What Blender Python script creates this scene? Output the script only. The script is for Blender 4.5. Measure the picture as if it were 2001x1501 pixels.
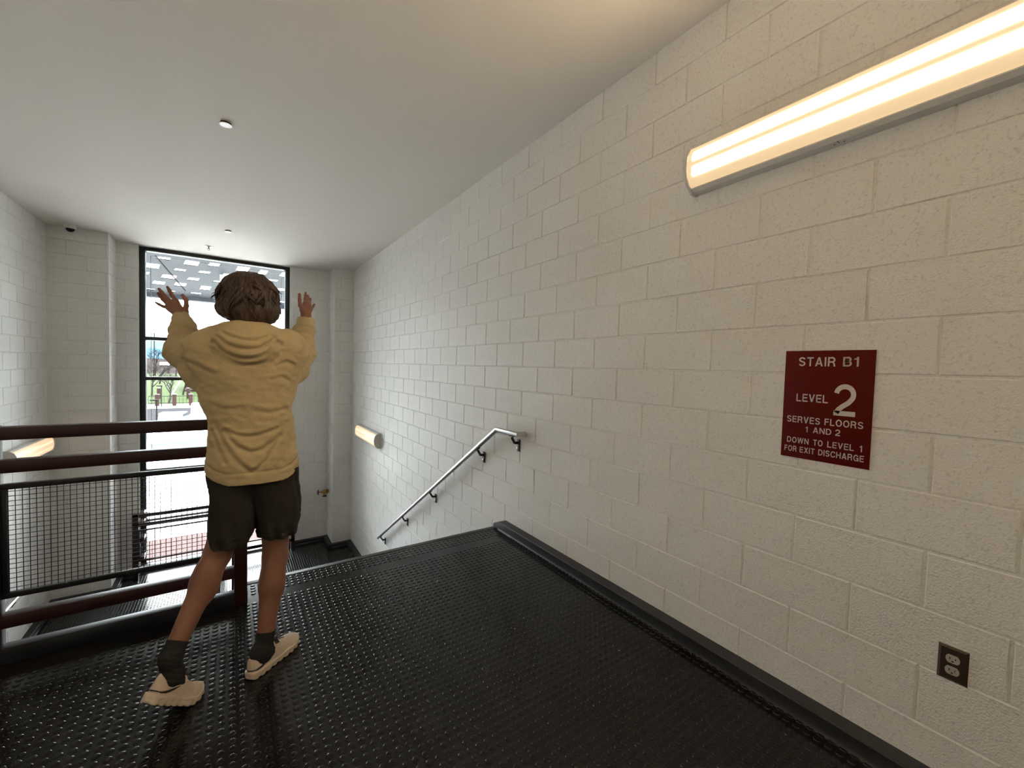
import bpy, bmesh, math, random
import numpy as np
from mathutils import Vector, Matrix

for o in list(bpy.data.objects):
    bpy.data.objects.remove(o)
SC = bpy.context.scene
COL = SC.collection
R = math.radians

# ------------------------------------------------------------------ camera
F_PX, CXP, CYP = 804.08, 1000.5, 750.5          # focal length and centre, in pixels of the 2001x1501 frame
YAW, PITCH, ROLL = 0.600674, -0.0386287, 0.0291230
EYE = np.array([0.0, 0.0, 1.409])
_cy, _sy, _cp, _sp = math.cos(YAW), math.sin(YAW), math.cos(PITCH), math.sin(PITCH)
_f = np.array([_sy * _cp, _cy * _cp, _sp])
_r = np.array([_cy, -_sy, 0.0])
_u = np.cross(_r, _f)
CAM_R = math.cos(ROLL) * _r + math.sin(ROLL) * _u
CAM_U = -math.sin(ROLL) * _r + math.cos(ROLL) * _u
CAM_F = _f
cam_d = bpy.data.cameras.new('camera')
cam = bpy.data.objects.new('camera', cam_d)
COL.objects.link(cam)
cam_d.sensor_fit = 'HORIZONTAL'
cam_d.sensor_width = 36.0
cam_d.lens = F_PX / 2001.0 * 36.0
cam_d.clip_start, cam_d.clip_end = 0.05, 6000
cam.matrix_world = Matrix(((CAM_R[0], CAM_U[0], -CAM_F[0], EYE[0]),
                           (CAM_R[1], CAM_U[1], -CAM_F[1], EYE[1]),
                           (CAM_R[2], CAM_U[2], -CAM_F[2], EYE[2]),
                           (0, 0, 0, 1)))
SC.camera = cam


def at(px, py, y):
    """world point seen at pixel (px, py) of the 2001x1501 frame, on the upright plane at distance y"""
    d = ((px - CXP) / F_PX) * CAM_R - ((py - CYP) / F_PX) * CAM_U + CAM_F
    return EYE + d * (y / d[1])


# ------------------------------------------------------------------ view + world
SC.view_settings.view_transform = 'Standard'
SC.view_settings.look = 'None'
SC.view_settings.exposure = 1.1
SC.view_settings.gamma = 1.0
SC.view_settings.use_curve_mapping = False
SC.cycles.max_bounces = 10
SC.cycles.diffuse_bounces = 6
SC.cycles.glossy_bounces = 4
SC.cycles.transparent_max_bounces = 16
SC.cycles.sample_clamp_indirect = 8.0
SC.cycles.use_denoising = True

SKY = 16.0
world = bpy.data.worlds.new('overcast_sky')
SC.world = world
world.use_nodes = True
wn, wl = world.node_tree.nodes, world.node_tree.links
bg = wn['Background']
tc = wn.new('ShaderNodeTexCoord')
sep = wn.new('ShaderNodeSeparateXYZ')
ramp = wn.new('ShaderNodeValToRGB')
wl.new(tc.outputs['Generated'], sep.inputs[0])
wl.new(sep.outputs['Z'], ramp.inputs[0])
ramp.color_ramp.elements[0].position = 0.0
ramp.color_ramp.elements[0].color = (0.027, 0.040, 0.046, 1)
ramp.color_ramp.elements[1].position = 0.035
ramp.color_ramp.elements[1].color = (0.030, 0.042, 0.047, 1)
e = ramp.color_ramp.elements.new(0.075)
e.color = (0.5, 0.54, 0.56, 1)
e = ramp.color_ramp.elements.new(0.3)
e.color = (0.98, 0.985, 0.97, 1)
wl.new(ramp.outputs[0], bg.inputs[0])
bg.inputs[1].default_value = SKY

# daylight through the tall window: a sampling portal for the sky (gives off no light of its own)
pl = bpy.data.lights.new('window_portal', 'AREA')
pl.shape = 'RECTANGLE'
pl.size, pl.size_y = 2.2, 5.4
pl.cycles.is_portal = True
po = bpy.data.objects.new('window_portal', pl)
COL.objects.link(po)
po.location = (-0.145, 9.36, 0.52)
po.rotation_euler = (R(-90), 0, 0)


# ------------------------------------------------------------------ materials
def mat(name, color, rough=0.5, metal=0.0, spec=0.5, bump=None, vary=None, coat=0.0, emit=None):
    m = bpy.data.materials.new(name)
    m.use_nodes = True
    nt = m.node_tree
    n, l = nt.nodes, nt.links
    b = n['Principled BSDF']
    b.inputs['Base Color'].default_value = (*color, 1)
    b.inputs['Roughness'].default_value = rough
    b.inputs['Metallic'].default_value = metal
    b.inputs['Specular IOR Level'].default_value = spec
    b.inputs['Coat Weight'].default_value = coat
    t = n.new('ShaderNodeTexCoord')
    if emit:
        b.inputs['Emission Color'].default_value = (*emit[0], 1)
        b.inputs['Emission Strength'].default_value = emit[1]
    if vary:                                   # (scale, amount): mottled colour of the material itself
        no = n.new('ShaderNodeTexNoise')
        no.inputs['Scale'].default_value = vary[0]
        no.inputs['Detail'].default_value = 4
        l.new(t.outputs['Object'], no.inputs['Vector'])
        mx = n.new('ShaderNodeMix')
        mx.data_type = 'RGBA'
        k = vary[1]
        mx.inputs[6].default_value = (*[c * (1 - k) for c in color], 1)
        mx.inputs[7].default_value = (*[min(1, c * (1 + k)) for c in color], 1)
        l.new(no.outputs['Fac'], mx.inputs[0])
        l.new(mx.outputs[2], b.inputs['Base Color'])
    if bump:                                   # list of (scale, distance)
        prev = None
        for sc_, dist in bump:
            no = n.new('ShaderNodeTexNoise')
            no.inputs['Scale'].default_value = sc_
            no.inputs['Detail'].default_value = 3
            l.new(t.outputs['Object'], no.inputs['Vector'])
            bp = n.new('ShaderNodeBump')
            bp.inputs['Distance'].default_value = dist
            bp.inputs['Strength'].default_value = 1.0
            l.new(no.outputs['Fac'], bp.inputs['Height'])
            if prev:
                l.new(prev.outputs[0], bp.inputs['Normal'])
            prev = bp
        l.new(prev.outputs[0], b.inputs['Normal'])
    return m


def block_paint():
    m = mat('painted_block', (0.77, 0.76, 0.735), 0.55, spec=0.35)
    n, l = m.node_tree.nodes, m.node_tree.links
    b = n['Principled BSDF']
    t = n['Texture Coordinate']
    n1 = n.new('ShaderNodeTexNoise'); n1.inputs['Scale'].default_value = 150; n1.inputs['Detail'].default_value = 4
    n2 = n.new('ShaderNodeTexNoise'); n2.inputs['Scale'].default_value = 42; n2.inputs['Detail'].default_value = 2
    big = n.new('ShaderNodeTexNoise'); big.inputs['Scale'].default_value = 1.3; big.inputs['Detail'].default_value = 1
    for q in (n1, n2, big):
        l.new(t.outputs['Object'], q.inputs['Vector'])
    # some blocks are rougher than others: the large noise drives the bump height
    rg = n.new('ShaderNodeMapRange')
    rg.inputs['From Min'].default_value = 0.35; rg.inputs['From Max'].default_value = 0.65
    rg.inputs['To Min'].default_value = 0.45; rg.inputs['To Max'].default_value = 1.0
    l.new(big.outputs['Fac'], rg.inputs[0])
    b1 = n.new('ShaderNodeBump'); b1.inputs['Distance'].default_value = 0.0042
    l.new(n1.outputs['Fac'], b1.inputs['Height']); l.new(rg.outputs[0], b1.inputs['Strength'])
    b2 = n.new('ShaderNodeBump'); b2.inputs['Distance'].default_value = 0.0022; b2.inputs['Strength'].default_value = 0.5
    l.new(n2.outputs['Fac'], b2.inputs['Height']); l.new(b1.outputs[0], b2.inputs['Normal'])
    l.new(b2.outputs[0], b.inputs['Normal'])
    # pin-holes and grime in the paint
    v = n.new('ShaderNodeTexNoise'); v.inputs['Scale'].default_value = 95; v.inputs['Detail'].default_value = 2
    l.new(t.outputs['Object'], v.inputs['Vector'])
    r2 = n.new('ShaderNodeMapRange')
    r2.inputs['From Min'].default_value = 0.28; r2.inputs['From Max'].default_value = 0.44
    l.new(v.outputs['Fac'], r2.inputs[0])
    mx = n.new('ShaderNodeMix'); mx.data_type = 'RGBA'
    mx.inputs[6].default_value = (0.63, 0.62, 0.595, 1); mx.inputs[7].default_value = (0.77, 0.76, 0.735, 1)
    l.new(r2.outputs[0], mx.inputs[0]); l.new(mx.outputs[2], b.inputs['Base Color'])
    return m


def glass_mat():
    m = bpy.data.materials.new('window_glass'); m.use_nodes = True
    n, l = m.node_tree.nodes, m.node_tree.links
    n.clear()
    o = n.new('ShaderNodeOutputMaterial'); mx = n.new('ShaderNodeMixShader')
    tr = n.new('ShaderNodeBsdfTransparent'); gl = n.new('ShaderNodeBsdfGlossy'); fr = n.new('ShaderNodeFresnel')
    tr.inputs[0].default_value = (0.93, 0.96, 0.97, 1)
    gl.inputs['Roughness'].default_value = 0.0
    fr.inputs['IOR'].default_value = 1.45
    l.new(fr.outputs[0], mx.inputs[0]); l.new(tr.outputs[0], mx.inputs[1]); l.new(gl.outputs[0], mx.inputs[2])
    l.new(mx.outputs[0], o.inputs[0])
    return m


def lens_mat(strength, tube=45.0, base=(0.34, 0.24, 0.13)):
    """ribbed acrylic lens with two glowing fluorescent tubes behind it (object Z = across the tubes)"""
    m = mat('lamp_lens', (0.55, 0.48, 0.38), 0.35)
    n, l = m.node_tree.nodes, m.node_tree.links
    b = n['Principled BSDF']; t = n['Texture Coordinate']
    s = n.new('ShaderNodeSeparateXYZ'); l.new(t.outputs['Object'], s.inputs[0])
    tot = None
    for c in (0.040, -0.034):
        a = n.new('ShaderNodeMath'); a.operation = 'SUBTRACT'; a.inputs[1].default_value = c; l.new(s.outputs['Z'], a.inputs[0])
        q = n.new('ShaderNodeMath'); q.operation = 'POWER'; q.inputs[1].default_value = 2; l.new(a.outputs[0], q.inputs[0])
        d = n.new('ShaderNodeMath'); d.operation = 'DIVIDE'; d.inputs[1].default_value = -2 * 0.0084 ** 2; l.new(q.outputs[0], d.inputs[0])
        x = n.new('ShaderNodeMath'); x.operation = 'EXPONENT'; l.new(d.outputs[0], x.inputs[0])
        if tot is None:
            tot = x
        else:
            ad = n.new('ShaderNodeMath'); ad.operation = 'ADD'; l.new(tot.outputs[0], ad.inputs[0]); l.new(x.outputs[0], ad.inputs[1]); tot = ad
    # the tubes stop short of the lens ends
    ab = n.new('ShaderNodeMath'); ab.operation = 'ABSOLUTE'; l.new(s.outputs['Y'], ab.inputs[0])
    en = n.new('ShaderNodeMapRange'); en.inputs['From Min'].default_value = 0.592; en.inputs['From Max'].default_value = 0.570
    l.new(ab.outputs[0], en.inputs[0])
    mu = n.new('ShaderNodeMath'); mu.operation = 'MULTIPLY'; l.new(tot.outputs[0], mu.inputs[0]); l.new(en.outputs[0], mu.inputs[1])
    mx = n.new('ShaderNodeMix'); mx.data_type = 'RGBA'
    mx.inputs[6].default_value = (*[c * strength for c in base], 1)
    mx.inputs[7].default_value = (tube * strength, tube * 0.75 * strength, tube * 0.46 * strength, 1)
    l.new(mu.outputs[0], mx.inputs[0])
    l.new(mx.outputs[2], b.inputs['Emission Color'])
    b.inputs['Emission Strength'].default_value = 1.0
    return m


M = {}
M['block'] = block_paint()
M['ceiling'] = mat('ceiling_paint', (0.72, 0.68, 0.63), 0.8, bump=[(210, 0.0012)], spec=0.2)
M['rubber'] = mat('black_rubber', (0.011, 0.011, 0.0115), 0.17, spec=0.32)
M['rubber_base'] = mat('rubber_base', (0.022, 0.023, 0.025), 0.42, bump=[(300, 0.0003)])
M['maroon'] = mat('maroon_steel', (0.030, 0.008, 0.010), 0.38, spec=0.5)
M['wire'] = mat('black_wire', (0.012, 0.010, 0.012), 0.45)
M['black_steel'] = mat('black_steel', (0.012, 0.014, 0.020), 0.40)
M['frame'] = mat('black_aluminium', (0.012, 0.012, 0.013), 0.42)
M['stainless'] = mat('brushed_stainless', (0.55, 0.54, 0.53), 0.28, metal=1.0, bump=[(500, 0.0001)])
M['dark_bracket'] = mat('dark_bracket', (0.022, 0.008, 0.008), 0.4)
M['chrome'] = mat('chrome', (0.75, 0.74, 0.72), 0.15, metal=1.0)
M['lamp_metal'] = mat('lamp_metal', (0.62, 0.60, 0.57), 0.45, spec=0.4)
M['lens'] = lens_mat(1.0, 76.0)
M['lens_added'] = lens_mat(1.0, 56.0)  # lens for the added wall light outside the frame
M['lens_dim'] = lens_mat(1.0, 0.55, (0.37, 0.25, 0.145))
M['sign'] = mat('sign_red', (0.105, 0.0065, 0.0035), 0.55, spec=0.10)
M['letters'] = mat('sign_letters', (0.62, 0.54, 0.50), 0.6)
M['white_plastic'] = mat('white_plastic', (0.78, 0.76, 0.73), 0.4)
M['outlet_plate'] = mat('bronze_plate', (0.10, 0.075, 0.055), 0.3, metal=0.7)
M['outlet_face'] = mat('outlet_face', (0.42, 0.38, 0.33), 0.4)
M['slot'] = mat('slot_dark', (0.01, 0.01, 0.01), 0.6)
M['brass'] = mat('brass', (0.52, 0.30, 0.10), 0.32, metal=1.0)
M['wheel_red'] = mat('wheel_red', (0.11, 0.012, 0.008), 0.45)
M['dome'] = mat('dome_tint', (0.01, 0.01, 0.012), 0.08)
M['glass'] = glass_mat()
M['concrete'] = mat('concrete', (0.42, 0.41, 0.39), 0.8, vary=(3, 0.1))


# ------------------------------------------------------------------ mesh helpers
def tag(o, label=None, cat=None, group=None, kind=None):
    if label: o['label'] = label
    if cat: o['category'] = cat
    if group: o['group'] = group
    if kind: o['kind'] = kind
    return o


def thing(name, label, cat, loc=(0, 0, 0), group=None):
    o = bpy.data.objects.new(name, None)
    COL.objects.link(o)
    o.empty_display_size = 0.1
    o.location = loc
    return tag(o, label, cat, group)


def link_mesh(name, me, m, parent=None, origin=(0, 0, 0), smooth=None):
    """link a mesh whose vertices are in world space; origin = where the object's own origin goes"""
    if m is not None and len(me.materials) == 0:
        me.materials.append(m)
    if smooth is None:
        me.shade_flat()
    else:
        me.shade_smooth()
        if smooth < 180:
            me.set_sharp_from_angle(angle=R(smooth))
    ob = bpy.data.objects.new(name, me)
    COL.objects.link(ob)
    if parent is not None:
        ob.parent = parent
        p = Vector((0, 0, 0))
        q = parent
        while q is not None:
            p += q.location
            q = q.parent
        origin = Vector(p)
        me.transform(Matrix.Translation(-origin))
    else:
        o = Vector(origin)
        me.transform(Matrix.Translation(-o))
        ob.location = o
    return ob


def from_np(name, v, faces, m, parent=None, origin=(0, 0, 0), smooth=None):
    me = bpy.data.meshes.new(name)
    v = np.asarray(v, dtype=np.float32)
    faces = np.asarray(faces, dtype=np.int32)
    k = faces.shape[1]
    me.vertices.add(len(v)); me.vertices.foreach_set('co', v.ravel())
    me.loops.add(faces.size); me.loops.foreach_set('vertex_index', faces.ravel())
    me.polygons.add(len(faces))
    me.polygons.foreach_set('loop_start', np.arange(0, faces.size, k, dtype=np.int32))
    me.update(calc_edges=True)
    me.validate()
    return link_mesh(name, me, m, parent, origin, smooth)


class MB:
    """collects shapes into one mesh object"""
    def __init__(self):
        self.bm = bmesh.new()

    def box(self, x0, x1, y0, y1, z0, z1, bevel=0.0, seg=2):
        vs = [self.bm.verts.new(c) for c in ((x0, y0, z0), (x1, y0, z0), (x1, y1, z0), (x0, y1, z0),
                                             (x0, y0, z1), (x1, y0, z1), (x1, y1, z1), (x0, y1, z1))]
        fs = [self.bm.faces.new([vs[i] for i in f]) for f in
              ((0, 3, 2, 1), (4, 5, 6, 7), (0, 1, 5, 4), (1, 2, 6, 5), (2, 3, 7, 6), (3, 0, 4, 7))]
        if bevel > 0:
            ed = set(e for f in fs for e in f.edges)
            bmesh.ops.bevel(self.bm, geom=list(ed), offset=bevel, segments=seg, affect='EDGES', profile=0.5)
        return self

    def bar(self, a, b, w, h, up=(0, 0, 1), bevel=0.0):
        """square bar from a to b: w across, h along up"""
        a, b, up = Vector(a), Vector(b), Vector(up)
        d = (b - a); L = d.length; d.normalize()
        s = d.cross(up).normalized(); u2 = s.cross(d).normalized()
        sub = MB().box(0, L, -w / 2, w / 2, -h / 2, h / 2, bevel)
        mt = Matrix(((d.x, s.x, u2.x, a.x), (d.y, s.y, u2.y, a.y), (d.z, s.z, u2.z, a.z), (0, 0, 0, 1)))
        if mt.to_3x3().determinant() < 0:
            mt = Matrix(((d.x, -s.x, u2.x, a.x), (d.y, -s.y, u2.y, a.y), (d.z, -s.z, u2.z, a.z), (0, 0, 0, 1)))
        sub.bm.transform(mt)
        self.merge(sub)
        return self

    def merge(self, other):
        me = bpy.data.meshes.new('tmp')
        other.bm.to_mesh(me); other.bm.free()
        self.bm.from_mesh(me)
        bpy.data.meshes.remove(me)

    def tube(self, pts, r, seg=12, cap=True):
        """round tube along a polyline; r a number or one per point"""
        pts = [Vector(p) for p in pts]
        rs = r if hasattr(r, '__len__') else [r] * len(pts)
        tg = []
        for i in range(len(pts)):
            d = Vector()
            if i > 0: d += (pts[i] - pts[i - 1]).normalized()
            if i < len(pts) - 1: d += (pts[i + 1] - pts[i]).normalized()
            tg.append(d.normalized() if d.length > 1e-9 else Vector((0, 0, 1)))
        ref = Vector((0, 0, 1)) if abs(tg[0].z) < 0.9 else Vector((1, 0, 0))
        s = tg[0].cross(ref).normalized()
        rings = []
        for i, p in enumerate(pts):
            s = (s - tg[i] * s.dot(tg[i])).normalized()
            u = tg[i].cross(s)
            k = 1.0
            if 0 < i < len(pts) - 1:
                c = (pts[i] - pts[i - 1]).normalized().dot((pts[i + 1] - pts[i]).normalized())
                k = 1.0 / max(0.5, math.sqrt(max(0.0, (1 + c) / 2)))
            ring = []
            ax = None
            if k > 1.001:
                ax = ((pts[i + 1] - pts[i]).normalized() - (pts[i] - pts[i - 1]).normalized()).normalized()
            for j in range(seg):
                a = 2 * math.pi * j / seg
                v = s * math.cos(a) * rs[i] + u * math.sin(a) * rs[i]
                if ax is not None:
                    v += ax * v.dot(ax) * (k - 1)
                ring.append(self.bm.verts.new(p + v))
            rings.append(ring)
        for a, b in zip(rings, rings[1:]):
            for j in range(seg):
                self.bm.faces.new((a[j], a[(j + 1) % seg], b[(j + 1) % seg], b[j]))
        if cap:
            self.bm.faces.new(list(reversed(rings[0])))
            self.bm.faces.new(rings[-1])
        return self

    def lathe(self, prof, c, axis=(0, 0, 1), seg=24):
        """prof: (radius, height) pairs turned about axis through c"""
        c, ax = Vector(c), Vector(axis).normalized()
        ref = Vector((0, 0, 1)) if abs(ax.z) < 0.9 else Vector((1, 0, 0))
        s = ax.cross(ref).normalized(); u = ax.cross(s)
        rings = []
        for r, h in prof:
            if r < 1e-6:
                rings.append([self.bm.verts.new(c + ax * h)])
            else:
                rings.append([self.bm.verts.new(c + ax * h + (s * math.cos(2 * math.pi * j / seg) + u * math.sin(2 * math.pi * j / seg)) * r) for j in range(seg)])
        for a, b in zip(rings, rings[1:]):
            for j in range(seg):
                q = [a[j % len(a)], a[(j + 1) % len(a)], b[(j + 1) % len(b)], b[j % len(b)]]
                q2 = []
                for v in q:
                    if v not in q2: q2.append(v)
                if len(q2) > 2: self.bm.faces.new(q2)
        for ring in (rings[0], rings[-1]):
            if len(ring) > 2:
                self.bm.faces.new(ring)
        return self

    def prism(self, prof, y0, y1, fn=None):
        """closed outline prof [(a, b)...] swept from y0 to y1; fn(a, b, y) -> point"""
        fn = fn or (lambda a, b, y: (a, y, b))
        r0 = [self.bm.verts.new(fn(a, b, y0)) for a, b in prof]
        r1 = [self.bm.verts.new(fn(a, b, y1)) for a, b in prof]
        n = len(prof)
        for j in range(n):
            self.bm.faces.new((r0[j], r0[(j + 1) % n], r1[(j + 1) % n], r1[j]))
        self.bm.faces.new(list(reversed(r0))); self.bm.faces.new(r1)
        return self

    def sheet(self, rows):
        """grid of points (list of equal-length rows) as one skin"""
        g = [[self.bm.verts.new(p) for p in row] for row in rows]
        for a, b in zip(g, g[1:]):
            for j in range(len(a) - 1):
                self.bm.faces.new((a[j], a[j + 1], b[j + 1], b[j]))
        return self

    def build(self, name, m, parent=None, origin=(0, 0, 0), smooth=35):
        bmesh.ops.recalc_face_normals(self.bm, faces=self.bm.faces[:])
        me = bpy.data.meshes.new(name)
        self.bm.to_mesh(me); self.bm.free()
        return link_mesh(name, me, m, parent, origin, smooth)


# ------------------------------------------------------------------ the setting
CEIL = 3.231
XR, XL = 2.0066, -2.14          # faces of the two side walls
YF = 9.0                        # face of the window wall
YC = 8.52                       # face of the two pilasters
YB = -1.9                       # wall behind the camera
LAND = -2.2                     # lower landing
GRND = -4.42                    # ground level
CO = 0.2032                     # block course
rng = random.Random(5)


def blocks(acc, p0, ud, ulen, z0, z1, nrm, phase):
    """one wall face of 8x16 in blocks with tooled joints. p0 = start, ud = direction, phase = u of a joint in an even course"""
    p0, ud, nrm = np.array(p0, float), np.array(ud, float), np.array(nrm, float)
    g, dep = 0.0068, 0.011
    k0, k1 = int(math.floor(z0 / CO)), int(math.ceil(z1 / CO))
    for k in range(k0, k1):
        a, b = max(z0, k * CO), min(z1, (k + 1) * CO)
        if b - a < 1e-4: continue
        off = phase + (0.2032 if k % 2 else 0.0)
        j0 = int(math.floor((0 - off) / 0.4064)) - 1
        j = j0
        while off + j * 0.4064 < ulen:
            c, d = max(0.0, off + j * 0.4064), min(ulen, off + (j + 1) * 0.4064)
            j += 1
            if d - c < 1e-4: continue
            gl = g * rng.uniform(0.8, 1.2)
            lo = gl if c > 1e-6 else 0; hi = gl if d < ulen - 1e-6 else 0
            bo = g * rng.uniform(0.75, 1.2) if a > z0 + 1e-6 else 0; to = g * rng.uniform(0.75, 1.2) if b < z1 - 1e-6 else 0
            if d - c < 0.03: lo = hi = 0
            if b - a < 0.03: bo = to = 0
            jit = rng.uniform(-0.0005, 0.0005)
            base = len(acc[0])
            outer = [(c, a), (d, a), (d, b), (c, b)]
            inner = [(c + lo, a + bo), (d - hi, a + bo), (d - hi, b - to), (c + lo, b - to)]
            for (u, z) in outer:
                acc[0].append(p0 + ud * u + np.array([0, 0, z]) - nrm * dep)
            for (u, z) in inner:
                acc[0].append(p0 + ud * u + np.array([0, 0, z]) + nrm * jit)
            acc[1].append([base + 4, base + 5, base + 6, base + 7])
            for q in range(4):
                acc[1].append([base + q, base + (q + 1) % 4, base + 4 + (q + 1) % 4, base + 4 + q])


def wall(name, panels, backs):
    acc = ([], [])
    for p in panels:
        blocks(acc, *p)
    v, f = list(acc[0]), list(acc[1])
    for (x0, x1, y0, y1, z0, z1) in backs:
        b = len(v)
        v += [(x0, y0, z0), (x1, y0, z0), (x1, y1, z0), (x0, y1, z0), (x0, y0, z1), (x1, y0, z1), (x1, y1, z1), (x0, y1, z1)]
        f += [[b + i for i in q] for q in ((0, 3, 2, 1), (4, 5, 6, 7), (0, 1, 5, 4), (1, 2, 6, 5), (2, 3, 7, 6), (3, 0, 4, 7))]
    return tag(from_np(name, v, f, M['block']), kind='structure')


BOT = GRND
# joints of even courses on the right wall at y = 0.1384 + n * 0.4064 (courses count from the floor at z = 0)
ph = 2.1704 % 0.4064
wall('wall_right', [((XR, YB, 0), (0, 1, 0), YF + 0.3 - YB, BOT, CEIL, (-1, 0, 0), (ph - YB) % 0.4064)],
     [(XR + 0.006, XR + 0.2, YB - 0.2, YF + 0.3, BOT, CEIL)])
wall('wall_left', [((XL, YB, 0), (0, 1, 0), YF + 0.3 - YB, BOT, CEIL, (1, 0, 0), 0.1)],
     [(XL - 0.2, XL - 0.006, YB - 0.2, YF + 0.3, BOT, CEIL)])
wall('wall_back', [((XL, YB, 0), (1, 0, 0), XR - XL, BOT, CEIL, (0, 1, 0), 0.1)],
     [(XL, XR, YB - 0.2, YB - 0.006, BOT, CEIL)])
CL, CR = -1.50, 1.655           # inner faces of the pilasters
WL, WR = -1.24, 0.945           # window opening
wall('wall_far', [
    ((XL, YC, 0), (1, 0, 0), CL - XL, BOT, CEIL, (0, -1, 0), 0.2),
    ((CL, YC, 0), (0, 1, 0), YF - YC, BOT, CEIL, (1, 0, 0), 0.1),
    ((CL, YF, 0), (1, 0, 0), WL - CL, BOT, CEIL, (0, -1, 0), 0.1),
    ((WL, YF, 0), (0, 1, 0), 0.3, BOT, CEIL, (1, 0, 0), 0.5),
    ((WR, YF, 0), (0, 1, 0), 0.3, BOT, CEIL, (-1, 0, 0), 0.5),
    ((WR, YF, 0), (1, 0, 0), CR - WR, BOT, CEIL, (0, -1, 0), 0.25),
    ((CR, YC, 0), (0, 1, 0), YF - YC, BOT, CEIL, (-1, 0, 0), 0.1),
    ((CR, YC, 0), (1, 0, 0), XR - CR, BOT, CEIL, (0, -1, 0), 0.1)],
    [(XL, CL - 0.006, YC + 0.006, YF + 0.3, BOT, CEIL), (CL - 0.006, WL - 0.006, YF + 0.006, YF + 0.3, BOT, CEIL),
     (WR + 0.006, CR + 0.006, YF + 0.006, YF + 0.3, BOT, CEIL), (CR + 0.006, XR, YC + 0.006, YF + 0.3, BOT, CEIL),
     (WL, WR, YF, YF + 0.3, BOT, LAND - 0.02)])
tag(MB().box(XL - 0.2, XR + 0.2, YB - 0.2, YF + 0.3, CEIL, CEIL + 0.25).build('ceiling', M['ceiling'], smooth=None), kind='structure')


def studs(x0, x1, y0, y1, z, pitch, seg, ox, oy, skip=None):
    """raised discs of a rubber floor, square pattern"""
    xs = np.arange(math.ceil((x0 - ox) / pitch) * pitch + ox, x1, pitch)
    ys = np.arange(math.ceil((y0 - oy) / pitch) * pitch + oy, y1, pitch)
    gx, gy = np.meshgrid(xs, ys)
    c = np.stack([gx.ravel(), gy.ravel()], 1)
    if skip is not None:
        c = c[~skip(c[:, 0], c[:, 1])]
    prof = [(0.0137, 0.0), (0.0134, 0.0009), (0.0127, 0.0017), (0.0117, 0.0023), (0.0104, 0.0027), (0.0086, 0.0029)]
    a = np.arange(seg) * 2 * math.pi / seg
    ring = np.stack([np.cos(a), np.sin(a)], 1)
    tv = np.concatenate([np.concatenate([ring * r, np.full((seg, 1), h)], 1) for r, h in prof])
    n, k = len(c), len(tv)
    v = np.tile(tv, (n, 1, 1))
    v[:, :, 0] += c[:, None, 0]; v[:, :, 1] += c[:, None, 1]; v[:, :, 2] += z
    quads = []
    for q in range(len(prof) - 1):
        for j in range(seg):
            quads.append([q * seg + j, q * seg + (j + 1) % seg, (q + 1) * seg + (j + 1) % seg, (q + 1) * seg + j])
    last = (len(prof) - 1) * seg
    for j in range(1, seg - 2, 2):                       # flat top as quads
        quads.append([last, last + j, last + j + 1, last + j + 2])
    quads = np.array(quads)
    f = (quads[None] + (np.arange(n) * k)[:, None, None]).reshape(-1, 4)
    return v.reshape(-1, 3), f


def merged(name, parts, m, smooth):
    vs, fs, o = [], [], 0
    for v, f in parts:
        vs.append(np.asarray(v, float)); fs.append(np.asarray(f, int) + o); o += len(v)
    return from_np(name, np.concatenate(vs), np.concatenate(fs), m, smooth=smooth)


def slab(x0, x1, y0, y1, z0, z1):
    return (np.array([(x0, y0, z0), (x1, y0, z0), (x1, y1, z0), (x0, y1, z0), (x0, y0, z1), (x1, y0, z1), (x1, y1, z1), (x0, y1, z1)]),
            np.array([(0, 3, 2, 1), (4, 5, 6, 7), (0, 1, 5, 4), (1, 2, 6, 5), (2, 3, 7, 6), (3, 0, 4, 7)]))


NOSE = 3.03                     # edge of the top step
P = 0.0361
EDGE = 2.835
tag(merged('floor', [slab(XL, XR, YB, EDGE, -0.3, 0.0), slab(0.087, XR, EDGE, NOSE, -0.3, 0.0),
                     studs(-2.04, 1.925, -0.2, 2.762, 0.0, P, 14, 0.6231, 1.5217, lambda x, y: (y > 2.66) & (x < 0.02)),
                     studs(0.10, 1.905, 2.858, 2.985, 0.0, P, 14, 0.6231, 2.870)], M['rubber'], 50), kind='structure')
tag(MB().box(0.087, XR - 0.075, NOSE - 0.001, NOSE + 0.022, -0.045, 0.0022, 0.006, 3).box(0.087, XR - 0.075, NOSE - 0.028, NOSE + 0.01, 0.0, 0.0022, 0.001)
    .build('trim_1', M['rubber_base']), kind='structure')
BH, BT = 0.067, 0.076


def base_prof(lo):
    return [(0, 0), (BT + 0.010, 0), (BT + 0.004, 0.006), (BT, 0.016), (BT, BH - 0.004), (BT - 0.004, BH), (0, BH)]


def base_run(mb, z, ax, pos, sgn, a0, a1):
    """a stretch of ledge-topped rubber base; ax = axis it runs along"""
    if ax == 'y':
        mb.prism(base_prof(0), a0, a1, lambda a, b, y: (pos + sgn * a, y, z + b))
    else:
        mb.prism(base_prof(0), a0, a1, lambda a, b, x: (x, pos + sgn * a, z + b))


b = MB(); base_run(b, 0, 'y', XR, -1, YB, 2.962)
b.prism([(0, 0), (BT, 0), (BT - 0.002, BH - 0.002), (0, BH)], 2.962, NOSE + 0.02, lambda a, bb, y: (XR - a, y, bb * (1.0 - 0.55 * (y - 2.962) / 0.09)))
tag(b.build('baseboard_right', M['rubber_base']), kind='structure')
b = MB(); base_run(b, 0, 'y', XL, 1, YB, EDGE); tag(b.build('baseboard_left', M['rubber_base']), kind='structure')

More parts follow.
